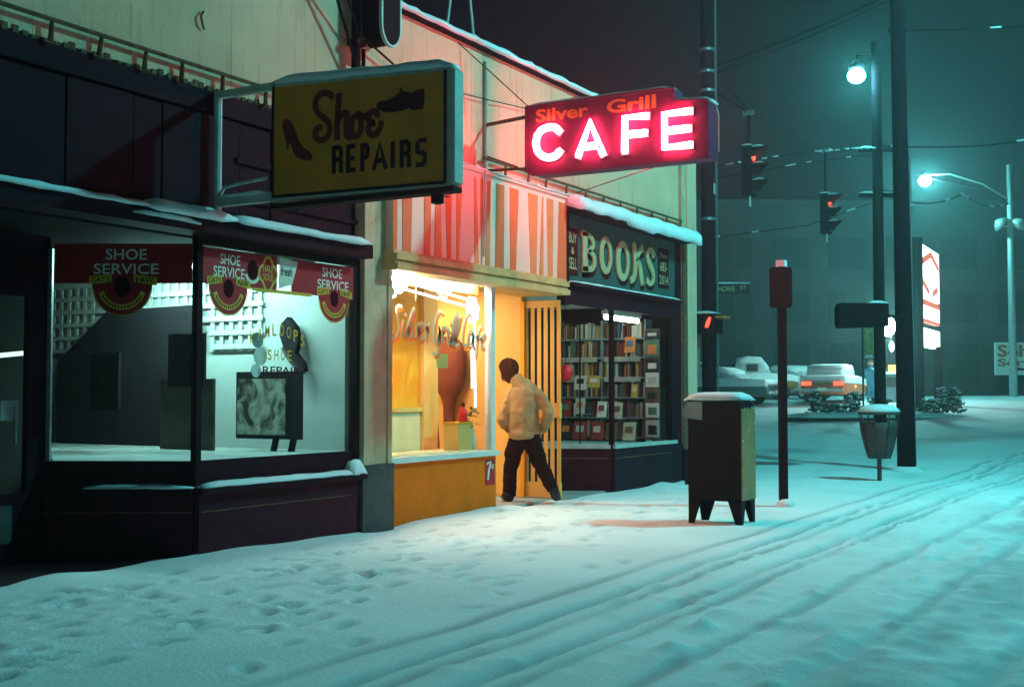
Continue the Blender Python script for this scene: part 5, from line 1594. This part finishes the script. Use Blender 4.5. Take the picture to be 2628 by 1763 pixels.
wire('upper of two thick wires running from the corner pole up over the street', [(23.6, 1.62, 8.05), (25.2, -1.5, 9.45), (27, -6, 11.2)], .022, .05)
wire('lower of two thick wires running from the corner pole up over the street', [(23.6, 1.6, 7.9), (25.2, -1.48, 9.33), (27, -6, 11.0)], .014, .05)
c1 = Vector((S1[0], S1[1] + .1, S1[2] + 1.72))
c2_ = Vector((S2[0], S2[1] + .1, S2[2] + 2.15))
wire('span wire from the corner pole to the nearer traffic signal', [(23.6, 1.62, 7.6), c1], .022)
wire('second span wire above the nearer traffic signal', [(23.6, 1.62, 8.0), c1 + Vector((0, 0, .06))], .014)
wire('span wire between the two traffic signals', [c1, c2_], .014)
wire('snowy span wire from the farther traffic signal to the farther pole', [c2_, (33.4, .6, 7.98)], .02, 0, .7)
wire('snowy wire crossing to the right from the farther pole', [(33.4, .6, 8.05), (34.5, -2.0, 8.0), (36, -8, 8.6)], .02, .03, .35)
wire('snowy wire from the corner pole to the farther pole', [(23.6, 1.6, 6.0), (28.5, 1.15, 7.1), (33.4, .55, 8.0)], .012, .0, .3)
wire('second thin wire from the corner pole to the farther pole', [(23.6, 1.6, 5.75), (28.5, 1.1, 6.85), (33.4, .5, 7.85)], .010, .0, .15)
wire('third thin wire from the corner pole to the farther pole', [(23.6, 1.6, 4.55), (28.5, 1.1, 5.35), (33.4, .5, 6.6)], .010, .0, .15)
wire('snowy wire between farther pole and forecourt lamp arm', [(33.4, .5, 6.75), (47, .8, 8.7), (63.8, 1.45, 10.7)], .02, .3, .3)
wire('dark wire slanting from the roof edge to the service pipe', [(8.6, -.25, 5.7), (9.42, -.12, 4.55)], .016)
wire('long wire slanting from the roof edge to the blade sign', [(8.75, -.30, 5.5), (9.45, -.14, 4.85), (10.3, -.12, 4.62)], .012)
wire('thin cable running along the upper wall past the cafe sign', [(10.3, -.03, 4.62), (11.99, -.06, 4.75), (14.2, -.03, 4.95)], .006)
wire('slack cable looping from the Shoe Repairs sign to the pilaster', [(9.7, -.10, 3.42), (10.0, -.17, 3.44), (10.4, -.3, 3.5), (7.8, -2.25, 2.86)], .006, .03)
wire('thin cable with snow lumps over the street at upper right', [(22.2, -2.45, 7.85), (24.6, -5.2, 8.25), (27, -9, 8.8)], .010, .05, .25)

# street name sign on the corner pole
t = thing('street_sign', 'dark HOWE ST street name plate on the corner pole', 'street sign', (23.6, 1.55, 3.4))
fh = ((23.66, 1.62, 0), Vector((.42, -.91, 0)).normalized(), (0, 0, 1))
MB().plate(fh, rect(.02, .74, 3.40, 3.60), 0, .015).build('plate', mat('brown_name_plate', (.06, .022, .022), .5), t)
tx = MB(); text(tx, fh, 'HOWE', .10, .43, 3.445, 3.555, .017, .012); text(tx, fh, 'ST', .54, .66, 3.49, 3.56, .017, .01); tx.build('lettering', 'cream_letter', t)
fo = Vector(fh[0]) + Vector((0, 0, 3.61))
MB().snow(fo + Vector(fh[1]) * .0, fo + Vector(fh[1]) * .74, .03, .025, side=(.9, .4, 0), seed=3).ball(fo, .05, 8).build('snow_cap', 'snow', t, True)


def ped_signal(label, p, d, L_, m, lens_pt):
    """pedestrian signal: a long drum-shaped box with a hood"""
    d = Vector(d).normalized()
    p = Vector(p)
    t_ = thing('pedestrian_signal', label, 'pedestrian signal', p, 'pedestrian signals on the poles')
    up_ = Vector((0, 0, 1))
    n_ = up_.cross(d)
    fr_ = (p, d, up_)
    h = .42
    pr = [(0, .05), (.03, 0), (L_, .02), (L_, h), (.04, h + .01), (0, h - .05)]
    MB().plate(fr_, pr, -.17, .17).build('housing', 'black', t_)
    MB().snow(p + up_ * (h + .0) + n_ * .16 + d * L_ * .62, p + up_ * h + n_ * .16 + d * L_, .32, .06, side=-n_, seed=4, n=4).build('snow_cap', 'snow', t_, True)
    MB().plate(fr_, rect(.06, L_ - .06, .06, h - .06), .17, .18).build('front_panel', 'black', t_)
    if m:
        MB().plate(fr_, rect(L_ * .35, L_ * .62, .10, .30), .181, .19).build('lit_word', m, t_)
    MB().tube([p + d * L_ + up_ * .2, p + d * (L_ + .35) + up_ * .2], .03, 6).build('bracket', 'black', t_)
    return t_


ped_signal('dark pedestrian signal seen from the side left of the thick pole', (21.35, -1.53, 2.51), (.42, -.75, 0), .86, None, None)
t = thing('pedestrian_signal', 'snow topped pedestrian signal with a red lamp on the corner pole', 'pedestrian signal', (23.45, 2.0, 2.6), 'pedestrian signals on the poles')
MB().box(23.30, 23.75, 1.46, 2.10, 2.58, 2.98).build('housing', 'black', t)
MB().snow((23.75, 2.12, 2.98), (23.75, 1.50, 2.98), .5, .06, side=(-1, 0, 0), seed=3, n=6).build('snow_cap', 'snow', t, True)
MB().plate(facing_west(23.29), [(-1.66, 2.70), (-1.60, 2.70), (-1.56, 2.80), (-1.54, 2.90), (-1.58, 2.90), (-1.64, 2.80)], 0, .012).build('lens', 'signal_red', t)
MB().box(23.32, 23.7, 1.28, 1.46, 2.88, 2.93).build('hood', 'sil_orange', t)
# flood lamps mounted on the farther pole
t = thing('flood_lamp', 'bright oval lamp on a thin mast over the pumps', 'flood lamp', (50.95, 4.10, 1.0), 'lamps on the mast over the pumps')
MB().ball((50.95, 4.42, 4.12), .36, 14, (.7, .8, 1.15)).build('lens', 'globe_small', t, True)
MB().tube([(51.35, 4.40, .9), (51.35, 4.40, 4.5), (50.95, 4.42, 4.6)], .05, 8).build('mast', 'pole', t)
t = thing('flood_lamp', 'small white lamp below the oval lamp over the pumps', 'flood lamp', (51.0, 4.0, 3.2), 'lamps on the mast over the pumps')
MB().ball((51.02, 4.30, 3.30), .14, 10, (.6, .8, 1.6)).build('lens', 'gas_white', t, True)
MB().tube([(51.35, 4.40, 3.30), (51.02, 4.33, 3.30)], .03, 8).build('bracket', 'black', t)

# ------------------------------------------------------------------ gas station across the street
def gz(x):
    return float(base_z(np.array(x)))


ki = MB()
V, F = [], []
kp = [(42.2, 6.2), (42.5, 5.4), (44.6, 1.7), (45.2, .9), (45.9, .9), (46.6, 1.6), (44.6, 6.2)]
for z in (0, 1):
    for x, y in kp:
        V.append((x, y, (gz(x) - .2) if z == 0 else .52))
k = len(kp)
F = [tuple(range(k, 2 * k)), tuple(range(k - 1, -1, -1))] + [(i, (i + 1) % k, k + (i + 1) % k, k + i) for i in range(k)]
ki.add(V, F).build('kerb', 'dark', None, kind='structure')
V, F = [], []
cx_, cy_ = 44.6, 3.3
rings = [(1.0, .522), (.97, .60), (.85, .66), (.5, .72), (.0, .74)]
for s, z in rings:
    for x, y in kp:
        V.append((cx_ + (x - cx_) * s, cy_ + (y - cy_) * s, z + random.uniform(0, .03)))
for i in range(len(rings) - 1):
    for j in range(k):
        a, b = i * k + j, i * k + (j + 1) % k
        F.append((a, b, b + k, a + k))
MB().add(V, F).build('planting_bed', 'snow', None, True, kind='structure')


def bush(label, p, r, h, n, seed):
    rr = random.Random(seed)
    t_ = thing('shrub', label, 'shrub', p, 'shrubs in the planting bed')
    p = Vector(p)
    lf_, sn = MB(), MB()
    st = MB()
    for k_ in range(7):
        q = rr.uniform(0, 6.28)
        st.tube([p, p + Vector((math.cos(q) * r * .8, math.sin(q) * r * .8, h * rr.uniform(.6, 1)))], [.03, .01], 5)
    st.build('stem', 'wood', t_)
    for k_ in range(n):
        q = rr.uniform(0, 6.28)
        z = rr.random() ** .8
        rad = r * (1 - .5 * z) * rr.uniform(.3, 1)
        c = p + Vector((math.cos(q) * rad, math.sin(q) * rad, z * h))
        s = rr.uniform(.06, .13)
        a = Vector((rr.uniform(-1, 1), rr.uniform(-1, 1), rr.uniform(-.5, .5))).normalized()
        b = a.orthogonal()
        lf_.obox(c, a, b, a.cross(b), s * 1.5, s, .01)
        if rr.random() < .33:
            sn.ball(c + Vector((0, 0, s * .4)), s * .6, 6, (1.3, 1.3, .6))
    lf_.build('foliage', 'leaf', t_, kind='stuff')
    sn.build('snow_lumps', 'snow', t_, True, kind='stuff')


bush('tall thin snowy shrub at the left end of the planting bed', (43.3, 5.25, .6), .30, .85, 90, 1)
bush('low snowy shrub next to the tall one in the planting bed', (43.5, 4.75, .6), .55, .38, 120, 2)
bush('low snowy shrub below the orange wagon', (43.9, 4.1, .6), .55, .42, 120, 3)
bush('small snowy shrub in front of the orange car wheel', (44.3, 4.1, .65), .30, .75, 60, 7)
bush('rounded snowy shrub behind the litter bin', (44.4, 3.2, .6), .60, .62, 150, 4)
bush('low snowy shrub at the foot of the lit filling station sign', (45.4, 1.7, .6), .55, .55, 150, 5)
bush('leafy snowy shrub leaning out right of the lit sign post', (46.1, 1.25, .7), .75, .85, 220, 6)

# tall lit sign
t = thing('lit_sign', 'tall lit white sign with a red hexagon at the filling station', 'sign', (46.3, 2.2, .5))
a = Vector((46.34, 2.12, 0))
d = Vector((4.2, .18, 0)).normalized()
fg = (a, d, Vector((0, 0, 1)))
Wd = 4.15
for (z0_, z1_, m, nm) in ((4.93, 6.90, 'gas_white', 'upper_panel'), (4.05, 4.88, 'gas_red', 'middle_panel'), (3.12, 3.82, 'gas_white', 'lower_panel')):
    bx_ = MB().plate(fg, rect(0, Wd, z0_, z1_), -.2, 0).build(nm, m, t)
    if nm == 'upper_panel':
        hx = [(Wd * .5, 6.68), (Wd * .93, 6.28), (Wd * .93, 5.55), (Wd * .5, 5.10), (Wd * .05, 5.50), (Wd * .05, 6.28), (Wd * .5, 6.68)]
        h_ = MB()
        h_.stroke(fg, [hx[5], hx[0], hx[1]], .24, .01, .02, False)
        h_.stroke(fg, [hx[4], (Wd * .36, 5.2)], .22, .01, .02, False)
        h_.stroke(fg, [(Wd * .60, 5.2), (Wd * .86, 5.45)], .24, .01, .02, False)
        h_.build('printed_hexagon', 'gas_red', bx_)
        h_ = MB()
        for z, n_ in ((6.05, 5), (5.80, 6), (5.62, 5)):
            for i in range(n_):
                h_.plate(fg, rect(Wd * (.22 + .55 * i / n_), Wd * (.26 + .55 * i / n_), z - .05, z + .05), .01, .02)
        h_.build('faint_print', 'gas_grey', bx_, kind='stuff')
    if nm == 'middle_panel':
        h_ = MB()
        h_.plate(fg, rect(.14, 1.55, 4.16, 4.66), .01, .02)
        h_.plate(fg, rect(1.75, Wd - .16, 4.16, 4.66), .01, .02)
        h_.build('white_print', 'gas_white', bx_)
MB().tube([(46.22, 2.25, .4), (46.22, 2.25, 7.1)], .20, 10).build('post', 'pole', t)
MB().tube([(49.6, 2.22, .6), (49.6, 2.22, 3.2)], .17, 10).build('post', 'pole', t)
# galvanised light pole with the floodlight and the self serve sign
t = thing('light_pole', 'tall pale lamp pole on the forecourt with a long truss arm', 'lamp pole', (64.2, 1.5, 1.2))
MB().tube([(64.25, 1.50, 1.15), (63.85, 1.46, 12.6)], [.20, .13], 12).build('shaft', 'steel', t, True)
MB().lathe((64.25, 1.50, 1.1), [(.8, 0), (.75, .1), (.3, .14)], 12).build('footing', 'concrete', t)
MB().tube([(63.9, 1.46, 10.85), (63.2, 2.6, 11.65), (62.4, 4.0, 12.15), (61.9, 4.9, 12.1)], .045, 8).build('arm', 'steel', t, True)
MB().tube([(63.9, 1.46, 10.6), (63.3, 2.5, 11.35), (62.4, 4.0, 11.7), (61.9, 4.9, 11.95)], .06, 8).build('arm', 'pole', t, True)
for (sy) in (.5, -.45):
    MB().lathe((63.85 - sy * .3, 1.46 + sy, 9.75), [(.05, .2), (.2, .1), (.42, -.12), (.40, -.14)], 12, (-.5, sy * 1.5, .6)).build('dish_lamp', 'steel', t, True)
MB().tube([(64.0, 2.0, 9.6), (63.9, 1.0, 9.6)], .04, 6).build('bracket', 'steel', t)
luminaire('flood_lamp', 'glaring flood lamp at the end of the forecourt truss arm', (61.75, 5.05, 11.80), .30, 'globe_flood', None, 'flood lamp')
t = thing('self_serve_sign', 'white Self Serve sign board fixed to the forecourt lamp pole', 'sign', (64.0, 1.6, 2.3))
fsf = (Vector((63.75, 2.25, 0)), Vector((.50, -.865, 0)).normalized(), Vector((0, 0, 1)))
MB().plate(fsf, rect(0, 2.9, 2.30, 3.90), -.1, 0).build('board', 'self_white', t)
tx = MB(); text(tx, fsf, 'Self', .12, 1.75, 3.18, 3.78, .01, .03); text(tx, fsf, 'Serve', .12, 2.3, 2.72, 3.10, .01, .03); tx.build('lettering', 'self_brown', t)
MB().plate(fsf, [(.7, 2.46), (1.1, 2.66), (1.7, 2.60), (2.3, 2.52), (1.5, 2.50), (1.1, 2.54)], .005, .012).build('printed_arrow', 'pole', t)

# cars
def shell(mb, secs, n=10):
    """secs: (x, half width, z low, z high, corner) loft of rounded sections along x"""
    V_, F_ = [], []
    for (x, hw, zl, zh, c) in secs:
        c = min(c, hw * .9, (zh - zl) * .45)
        pts = []
        for (sy, sz, q0) in ((1, 1, 0), (-1, 1, 90), (-1, -1, 180), (1, -1, 270)):
            for k_ in range(4):
                q = R(q0 + k_ * 30)
                pts.append((sy * (hw - c) + c * math.cos(q), (zh - c if sz > 0 else zl + c) + c * math.sin(q)))
        V_ += [(x, y, z) for y, z in pts]
    m_ = 16
    for i in range(len(secs) - 1):
        for k_ in range(m_):
            a_, b_ = i * m_ + k_, i * m_ + (k_ + 1) % m_
            F_.append((a_, b_, b_ + m_, a_ + m_))
    F_ += [tuple(range(m_ - 1, -1, -1)), tuple(range(len(V_) - m_, len(V_)))]
    return mb.add(V_, F_)


def car(name, label, cat, loc, rz, body, cabin, paint, wheels, snow_body=True, rear_red=True, extra=None):
    t_ = thing(name, label, cat)
    shell(MB(), body).build('body', paint, t_, True)
    shell(MB(), cabin).build('cabin', 'frost', t_, True)
    sn = MB()
    shell(sn, [(x, hw * 1.02, zh - (zh - zl) * .38, zh + .10, .06) for (x, hw, zl, zh, c) in body])
    shell(sn, [(x, hw * .99, zh - .22, zh + .12, .08) for (x, hw, zl, zh, c) in cabin[1:-1]])
    sn.build('snow_cover', 'snow', t_, True)
    xe = body[0][0]
    hw = body[1][1]
    for sy in (-1, 1):
        for x in wheels:
            wh = MB().lathe((x, sy * (hw - .10), .33), [(.20, -.1), (.32, -.09), (.33, 0), (.32, .09), (.20, .1)], 16, (0, 1, 0)).build('wheel', 'tyre', t_, True)
            MB().lathe((x, sy * (hw - .0), .33), [(.01, -.02), (.2, -.02), (.19, .012), (.01, .012)], 14, (0, 1, 0)).build('rim', 'steel', wh)
        if rear_red:
            MB().box(xe - .02, xe + .03, sy * (hw - .25) - .20, sy * (hw - .25) + .20, .68, .84).build('tail_light', 'tail', t_)
    MB().box(xe - .10, xe + .02, -hw * .95, hw * .95, .44, .56).build('bumper', 'steel', t_)
    MB().box(xe - .115, xe - .10, -.18, .18, .46, .60).build('number_plate', 'white_print', t_)
    if extra:
        extra(t_)
    place(t_, loc, rz)
    return t_


wag_body = [(-2.3, .80, .45, .92, .1), (-2.2, .90, .34, 1.0, .1), (-1.2, .93, .30, 1.02, .1), (0, .93, .30, 1.0, .1), (1.2, .92, .32, .96, .1), (2.1, .88, .36, .9, .1), (2.3, .80, .45, .8, .1)]
wag_cab = [(-2.15, .70, .95, 1.0, .05), (-1.85, .72, .95, 1.38, .1), (-1.0, .74, .95, 1.45, .12), (.2, .72, .95, 1.43, .12), (.7, .68, .95, 1.2, .1), (1.0, .6, .95, 1.0, .04)]


def wag_extra(t_):
    MB().box(-1.3, -.95, -.72, -.70, 1.05, 1.36).build('side_panel', 'car_red', t_)
    MB().box(-.5, -.35, -.955, -.90, .60, .70).build('amber_light', 'amber', t_)
    MB().box(-2.34, -2.31, -.42, .42, .70, .80).build('rear_grille', 'car_gold', t_)
    MB().box(2.0, 2.15, -.98, -.88, .70, .80).build('amber_light', 'amber', t_)


car('parked_car', 'snow covered orange car with glowing tail lights at the pumps', 'car', (51.4, 6.75, 1.03), R(3), wag_body, wag_cab, 'car_red', (-1.4, 1.4), extra=wag_extra)
sed_body = [(-2.6, .80, .48, .85, .1), (-2.5, .92, .36, .95, .1), (-1.4, .95, .30, 1.0, .1), (0, .95, .30, 1.0, .1), (1.2, .95, .30, .98, .1), (2.3, .9, .34, .92, .1), (2.5, .8, .45, .8, .1)]
sed_cab = [(-1.5, .6, .98, 1.02, .04), (-1.0, .70, .98, 1.30, .1), (-.5, .74, .98, 1.46, .12), (.4, .74, .98, 1.46, .12), (.9, .7, .98, 1.25, .1), (1.4, .6, .98, 1.0, .04)]
car('parked_car', 'long green sedan buried under snow at the left of the forecourt', 'car', (49.3, 11.2, .92), R(86), sed_body, sed_cab, 'car_green', (-1.5, 1.5), rear_red=False)
bac_body = [(-2.3, .80, .48, .85, .1), (-2.2, .9, .36, .95, .1), (0, .92, .30, 1.0, .1), (1.2, .92, .30, .98, .1), (2.2, .86, .36, .92, .1), (2.3, .8, .45, .8, .1)]
car('parked_car', 'snow covered car half hidden behind the orange car', 'car', (56.5, 10.3, 1.12), R(70), bac_body, sed_cab, 'car_white', (-1.4, 1.4), rear_red=False)
tr_body = [(-2.6, .92, .55, 1.05, .06), (-2.55, .95, .5, 1.1, .06), (-.6, .95, .5, 1.1, .06), (-.5, .95, .45, 1.1, .08), (.9, .93, .45, 1.12, .1), (1.0, .86, .5, 1.1, .15), (1.9, .80, .5, 1.05, .2), (2.15, .66, .55, .95, .2)]
tr_cab = [(-.7, .78, 1.1, 1.5, .1), (-.62, .84, 1.1, 1.78, .18), (-.1, .86, 1.1, 1.86, .22), (.5, .84, 1.1, 1.82, .2), (.85, .74, 1.1, 1.4, .12), (1.0, .66, 1.1, 1.15, .05)]


def tr_extra(t_):
    MB().tube([(-1.0, 0, 1.1), (-2.5, 0, 1.75)], .07, 8).build('boom', 'car_gold', t_)
    MB().tube([(-2.45, 0, 1.1), (-2.45, 0, 1.75)], .06, 8).build('boom_post', 'car_gold', t_)
    MB().snow((-1.1, .06, 1.2), (-2.5, .06, 1.82), .12, .08, seed=6).ball((-2.5, 0, 1.92), .16, 8).build('snow_cap', 'snow', t_, True)
    MB().box(-.72, -.70, -.5, .4, 1.32, 1.62).build('rear_window', 'far_glass', t_)
    MB().box(-.15, .35, -.90, -.865, 1.30, 1.62).build('side_window', 'far_glass', t_)


car('tow_truck', 'snow covered brown tow truck with a boom behind the sedan', 'truck', (54.2, 11.5, 1.10), R(-66), tr_body, tr_cab, 'car_gold', (-1.6, 1.45), rear_red=False, extra=tr_extra)

# pump, attendants, small signs
t = thing('fuel_pump', 'snow topped fuel pump with an orange globe at the filling station', 'fuel pump', (51.1, 4.3, 1.05))
MB().box(50.9, 51.35, 3.95, 4.6, 1.02, 2.15).build('cabinet', 'pump', t)
MB().box(50.87, 50.9, 4.05, 4.5, 1.65, 2.05).build('dial_panel', 'grey_board', t)
MB().snow((51.38, 4.7, 2.15), (51.38, 3.9, 2.15), .5, .12, side=(-1, 0, 0), seed=2, n=6).build('snow_cap', 'snow', t, True)
MB().box(51.0, 51.2, 4.1, 4.45, 2.27, 2.55).build('globe', 'amber', t)
MB().tube([(50.88, 3.98, 1.9), (50.78, 3.94, 1.5), (50.85, 3.98, 1.2)], .025, 6).build('hose', 'tyre', t)
t = thing('filling_station_sign', 'narrow yellow green sign on a thin pole by the pumps', 'sign', (44.5, 3.7, .5))
MB().tube([(44.42, 3.82, .5), (44.42, 3.82, 3.85)], .035, 8).build('pole', 'pole', t)
MB().obox((44.46, 3.60, 3.3), (.5, -.86, 0), (.86, .5, 0), (0, 0, 1), .32, .06, 1.05).build('panel', mat('olive_panel', (.35, .30, .05), .6, var=.5, scale=7), t)
MB().snow((44.40, 3.74, 2.66), (44.54, 3.46, 2.66), .1, .12, side=(.86, .5, 0), seed=1).build('snow_cap', 'snow', t, True)


def attendant(label, p, m):
    x, y, z = p
    b_ = MB()
    b_.ball((x, y, z + 1.58), .105, 12, (1, 1, 1.2))
    V_ = [(0, .80, .14, .11), (0, 1.0, .15, .12), (0, 1.25, .20, .13), (0, 1.38, .19, .12), (0, 1.45, .07, .07), (0, 1.52, .055, .055)]
    def lf2(pts, n_=10):
        Vv, Ff = [], []
        for (yy, zz, a_, c_) in pts:
            for k_ in range(n_):
                q = 2 * math.pi * k_ / n_
                Vv.append((x + c_ * math.cos(q), y + yy + a_ * math.sin(q), z + zz))
        for i in range(len(pts) - 1):
            for k_ in range(n_):
                a_, c_ = i * n_ + k_, i * n_ + (k_ + 1) % n_
                Ff.append((a_, c_, c_ + n_, a_ + n_))
        Ff += [tuple(range(n_)), tuple(range(len(Vv) - n_, len(Vv)))]
        b_.add(Vv, Ff)
    lf2(V_)
    for s_ in (-1, 1):
        lf2([(s_ * .09, 0, .05, .09), (s_ * .09, .06, .05, .08), (s_ * .085, .45, .065, .065), (s_ * .08, .85, .09, .1)])
        lf2([(s_ * .30, .72, .04, .04), (s_ * .29, .95, .045, .045), (s_ * .25, 1.15, .055, .055), (s_ * .19, 1.38, .065, .065)])
    o = fuse(b_, 'person', m, None, .03, 2)
    o['label'] = label
    o['category'] = 'person'
    h_ = MB()
    h_.ball((x, y, z + 1.60), .115, 10, (1, 1, 1.15))
    h_.build('head', 'skin', o, True)
    h_ = MB()
    h_.ball((x + .02, y, z + 1.66), .118, 10, (1, 1, .9))
    h_.build('hair', 'hair', o, True)


attendant('attendant in blue overalls standing nearer the orange car', (50.5, 5.05, 1.0), 'blue_cloth')
attendant('second attendant in blue overalls standing nearer the pump', (51.0, 4.78, 1.03), 'blue_cloth')

t = thing('price_banner', 'tall white banner with a red head between the building and the corner pole', 'banner', (43.2, 9.8, .5))
fpb = (Vector((43.2, 10.0, 0)), Vector((.5, -.865, 0)).normalized(), Vector((0, 0, 1)))
MB().plate(fpb, rect(0, .42, 1.7, 3.10), -.1, 0).build('board', 'self_white', t)
MB().plate(fpb, rect(0, .42, 3.12, 3.45), -.1, .01).build('head_panel', 'sil_orange', t)
MB().plate(fpb, rect(.14, .28, 2.30, 3.0), .002, .012).build('printed_bar', 'sil_orange', t)
MB().plate(fpb, rect(.10, .30, 1.75, 2.1), .002, .012).build('printed_bar', 'sil_orange', t)
MB().box(43.27, 43.33, 9.75, 9.81, .3, 1.7).build('post', 'pole', t)

# far buildings and hedge
def far_building(label, p, d, L_, h, wins, z0=1.2):
    d = Vector(d).normalized()
    up_ = Vector((0, 0, 1))
    t_ = thing('far_building', label, 'building', p)
    fr_ = (Vector((p[0], p[1], 0)), d, up_)
    MB().plate(fr_, rect(0, L_, z0 - 1, h), -9, 0).build('wall', 'far_wall', t_)
    MB().plate(fr_, rect(-.15, L_ + .15, h, h + .35), -9.1, .2).build('parapet', 'far_wall', t_)
    for (a_, b_, c_, e_) in wins:
        f_ = MB().plate(fr_, rect(a_, b_, c_, e_), .0, .05).build('window', 'far_glass', t_)
        nn_ = max(1, int((b_ - a_) / 1.1))
        for k_ in range(1, nn_):
            xx_ = a_ + (b_ - a_) * k_ / nn_
            MB().plate(fr_, rect(xx_ - .04, xx_ + .04, c_, e_), .05, .09).build('glazing_bar', 'far_wall', f_)
        MB().plate(fr_, rect(a_ - .1, b_ + .1, c_ - .18, c_ - .01), 0, .14).build('sill', 'far_wall', f_)


dv = Vector((85 - 70, 3 - 22, 0))
wn = []
for zf in (2.0, 5.6, 8.8):
    for k in range(9):
        wn.append((1.2 + k * 3.4, 3.4 + k * 3.4, zf, zf + (1.9 if zf > 3 else 2.4)))
far_building('wide dark building in the mist beyond the filling station', (66.5, 22.5, 0), (.50, -.80, 0), 34, 12.6, wn)
hd = MB()
for k in range(40):
    s = k / 39
    hd.ball((82 + s * 20, -2 - s * 34 + random.uniform(-1, 1), 1.2), random.uniform(.9, 1.6), 8, (1.3, 1.3, random.uniform(.5, .8)))
hd.build('snowy_hedge', 'snow', None, True, kind='stuff', label='line of low snow covered mounds behind the forecourt', category='hedge')
far_building('low dark building at the far right beyond the self serve sign', (100, 3, 0), (.45, -.85, 0), 60, 10.5, [(2 + k * 4.0, 4.6 + k * 4.0, 4.5, 6.4) for k in range(13)])

# ------------------------------------------------------------------ haze: thin snowy night air
hm = bpy.data.materials.new('haze')
hm.use_nodes = True
nt = hm.node_tree
nt.nodes.remove(nt.nodes['Principled BSDF'])
pv = nt.nodes.new('ShaderNodeVolumePrincipled')
pv.inputs['Color'].default_value = (.86, .93, .95, 1)
pv.inputs['Density'].default_value = HAZE_DENSITY
pv.inputs['Anisotropy'].default_value = .8
nt.links.new(pv.outputs[0], nt.nodes['Material Output'].inputs['Volume'])
MB().box(-130, 410, -170, 170, -1.4, 16).build('haze', hm, None, kind='stuff')
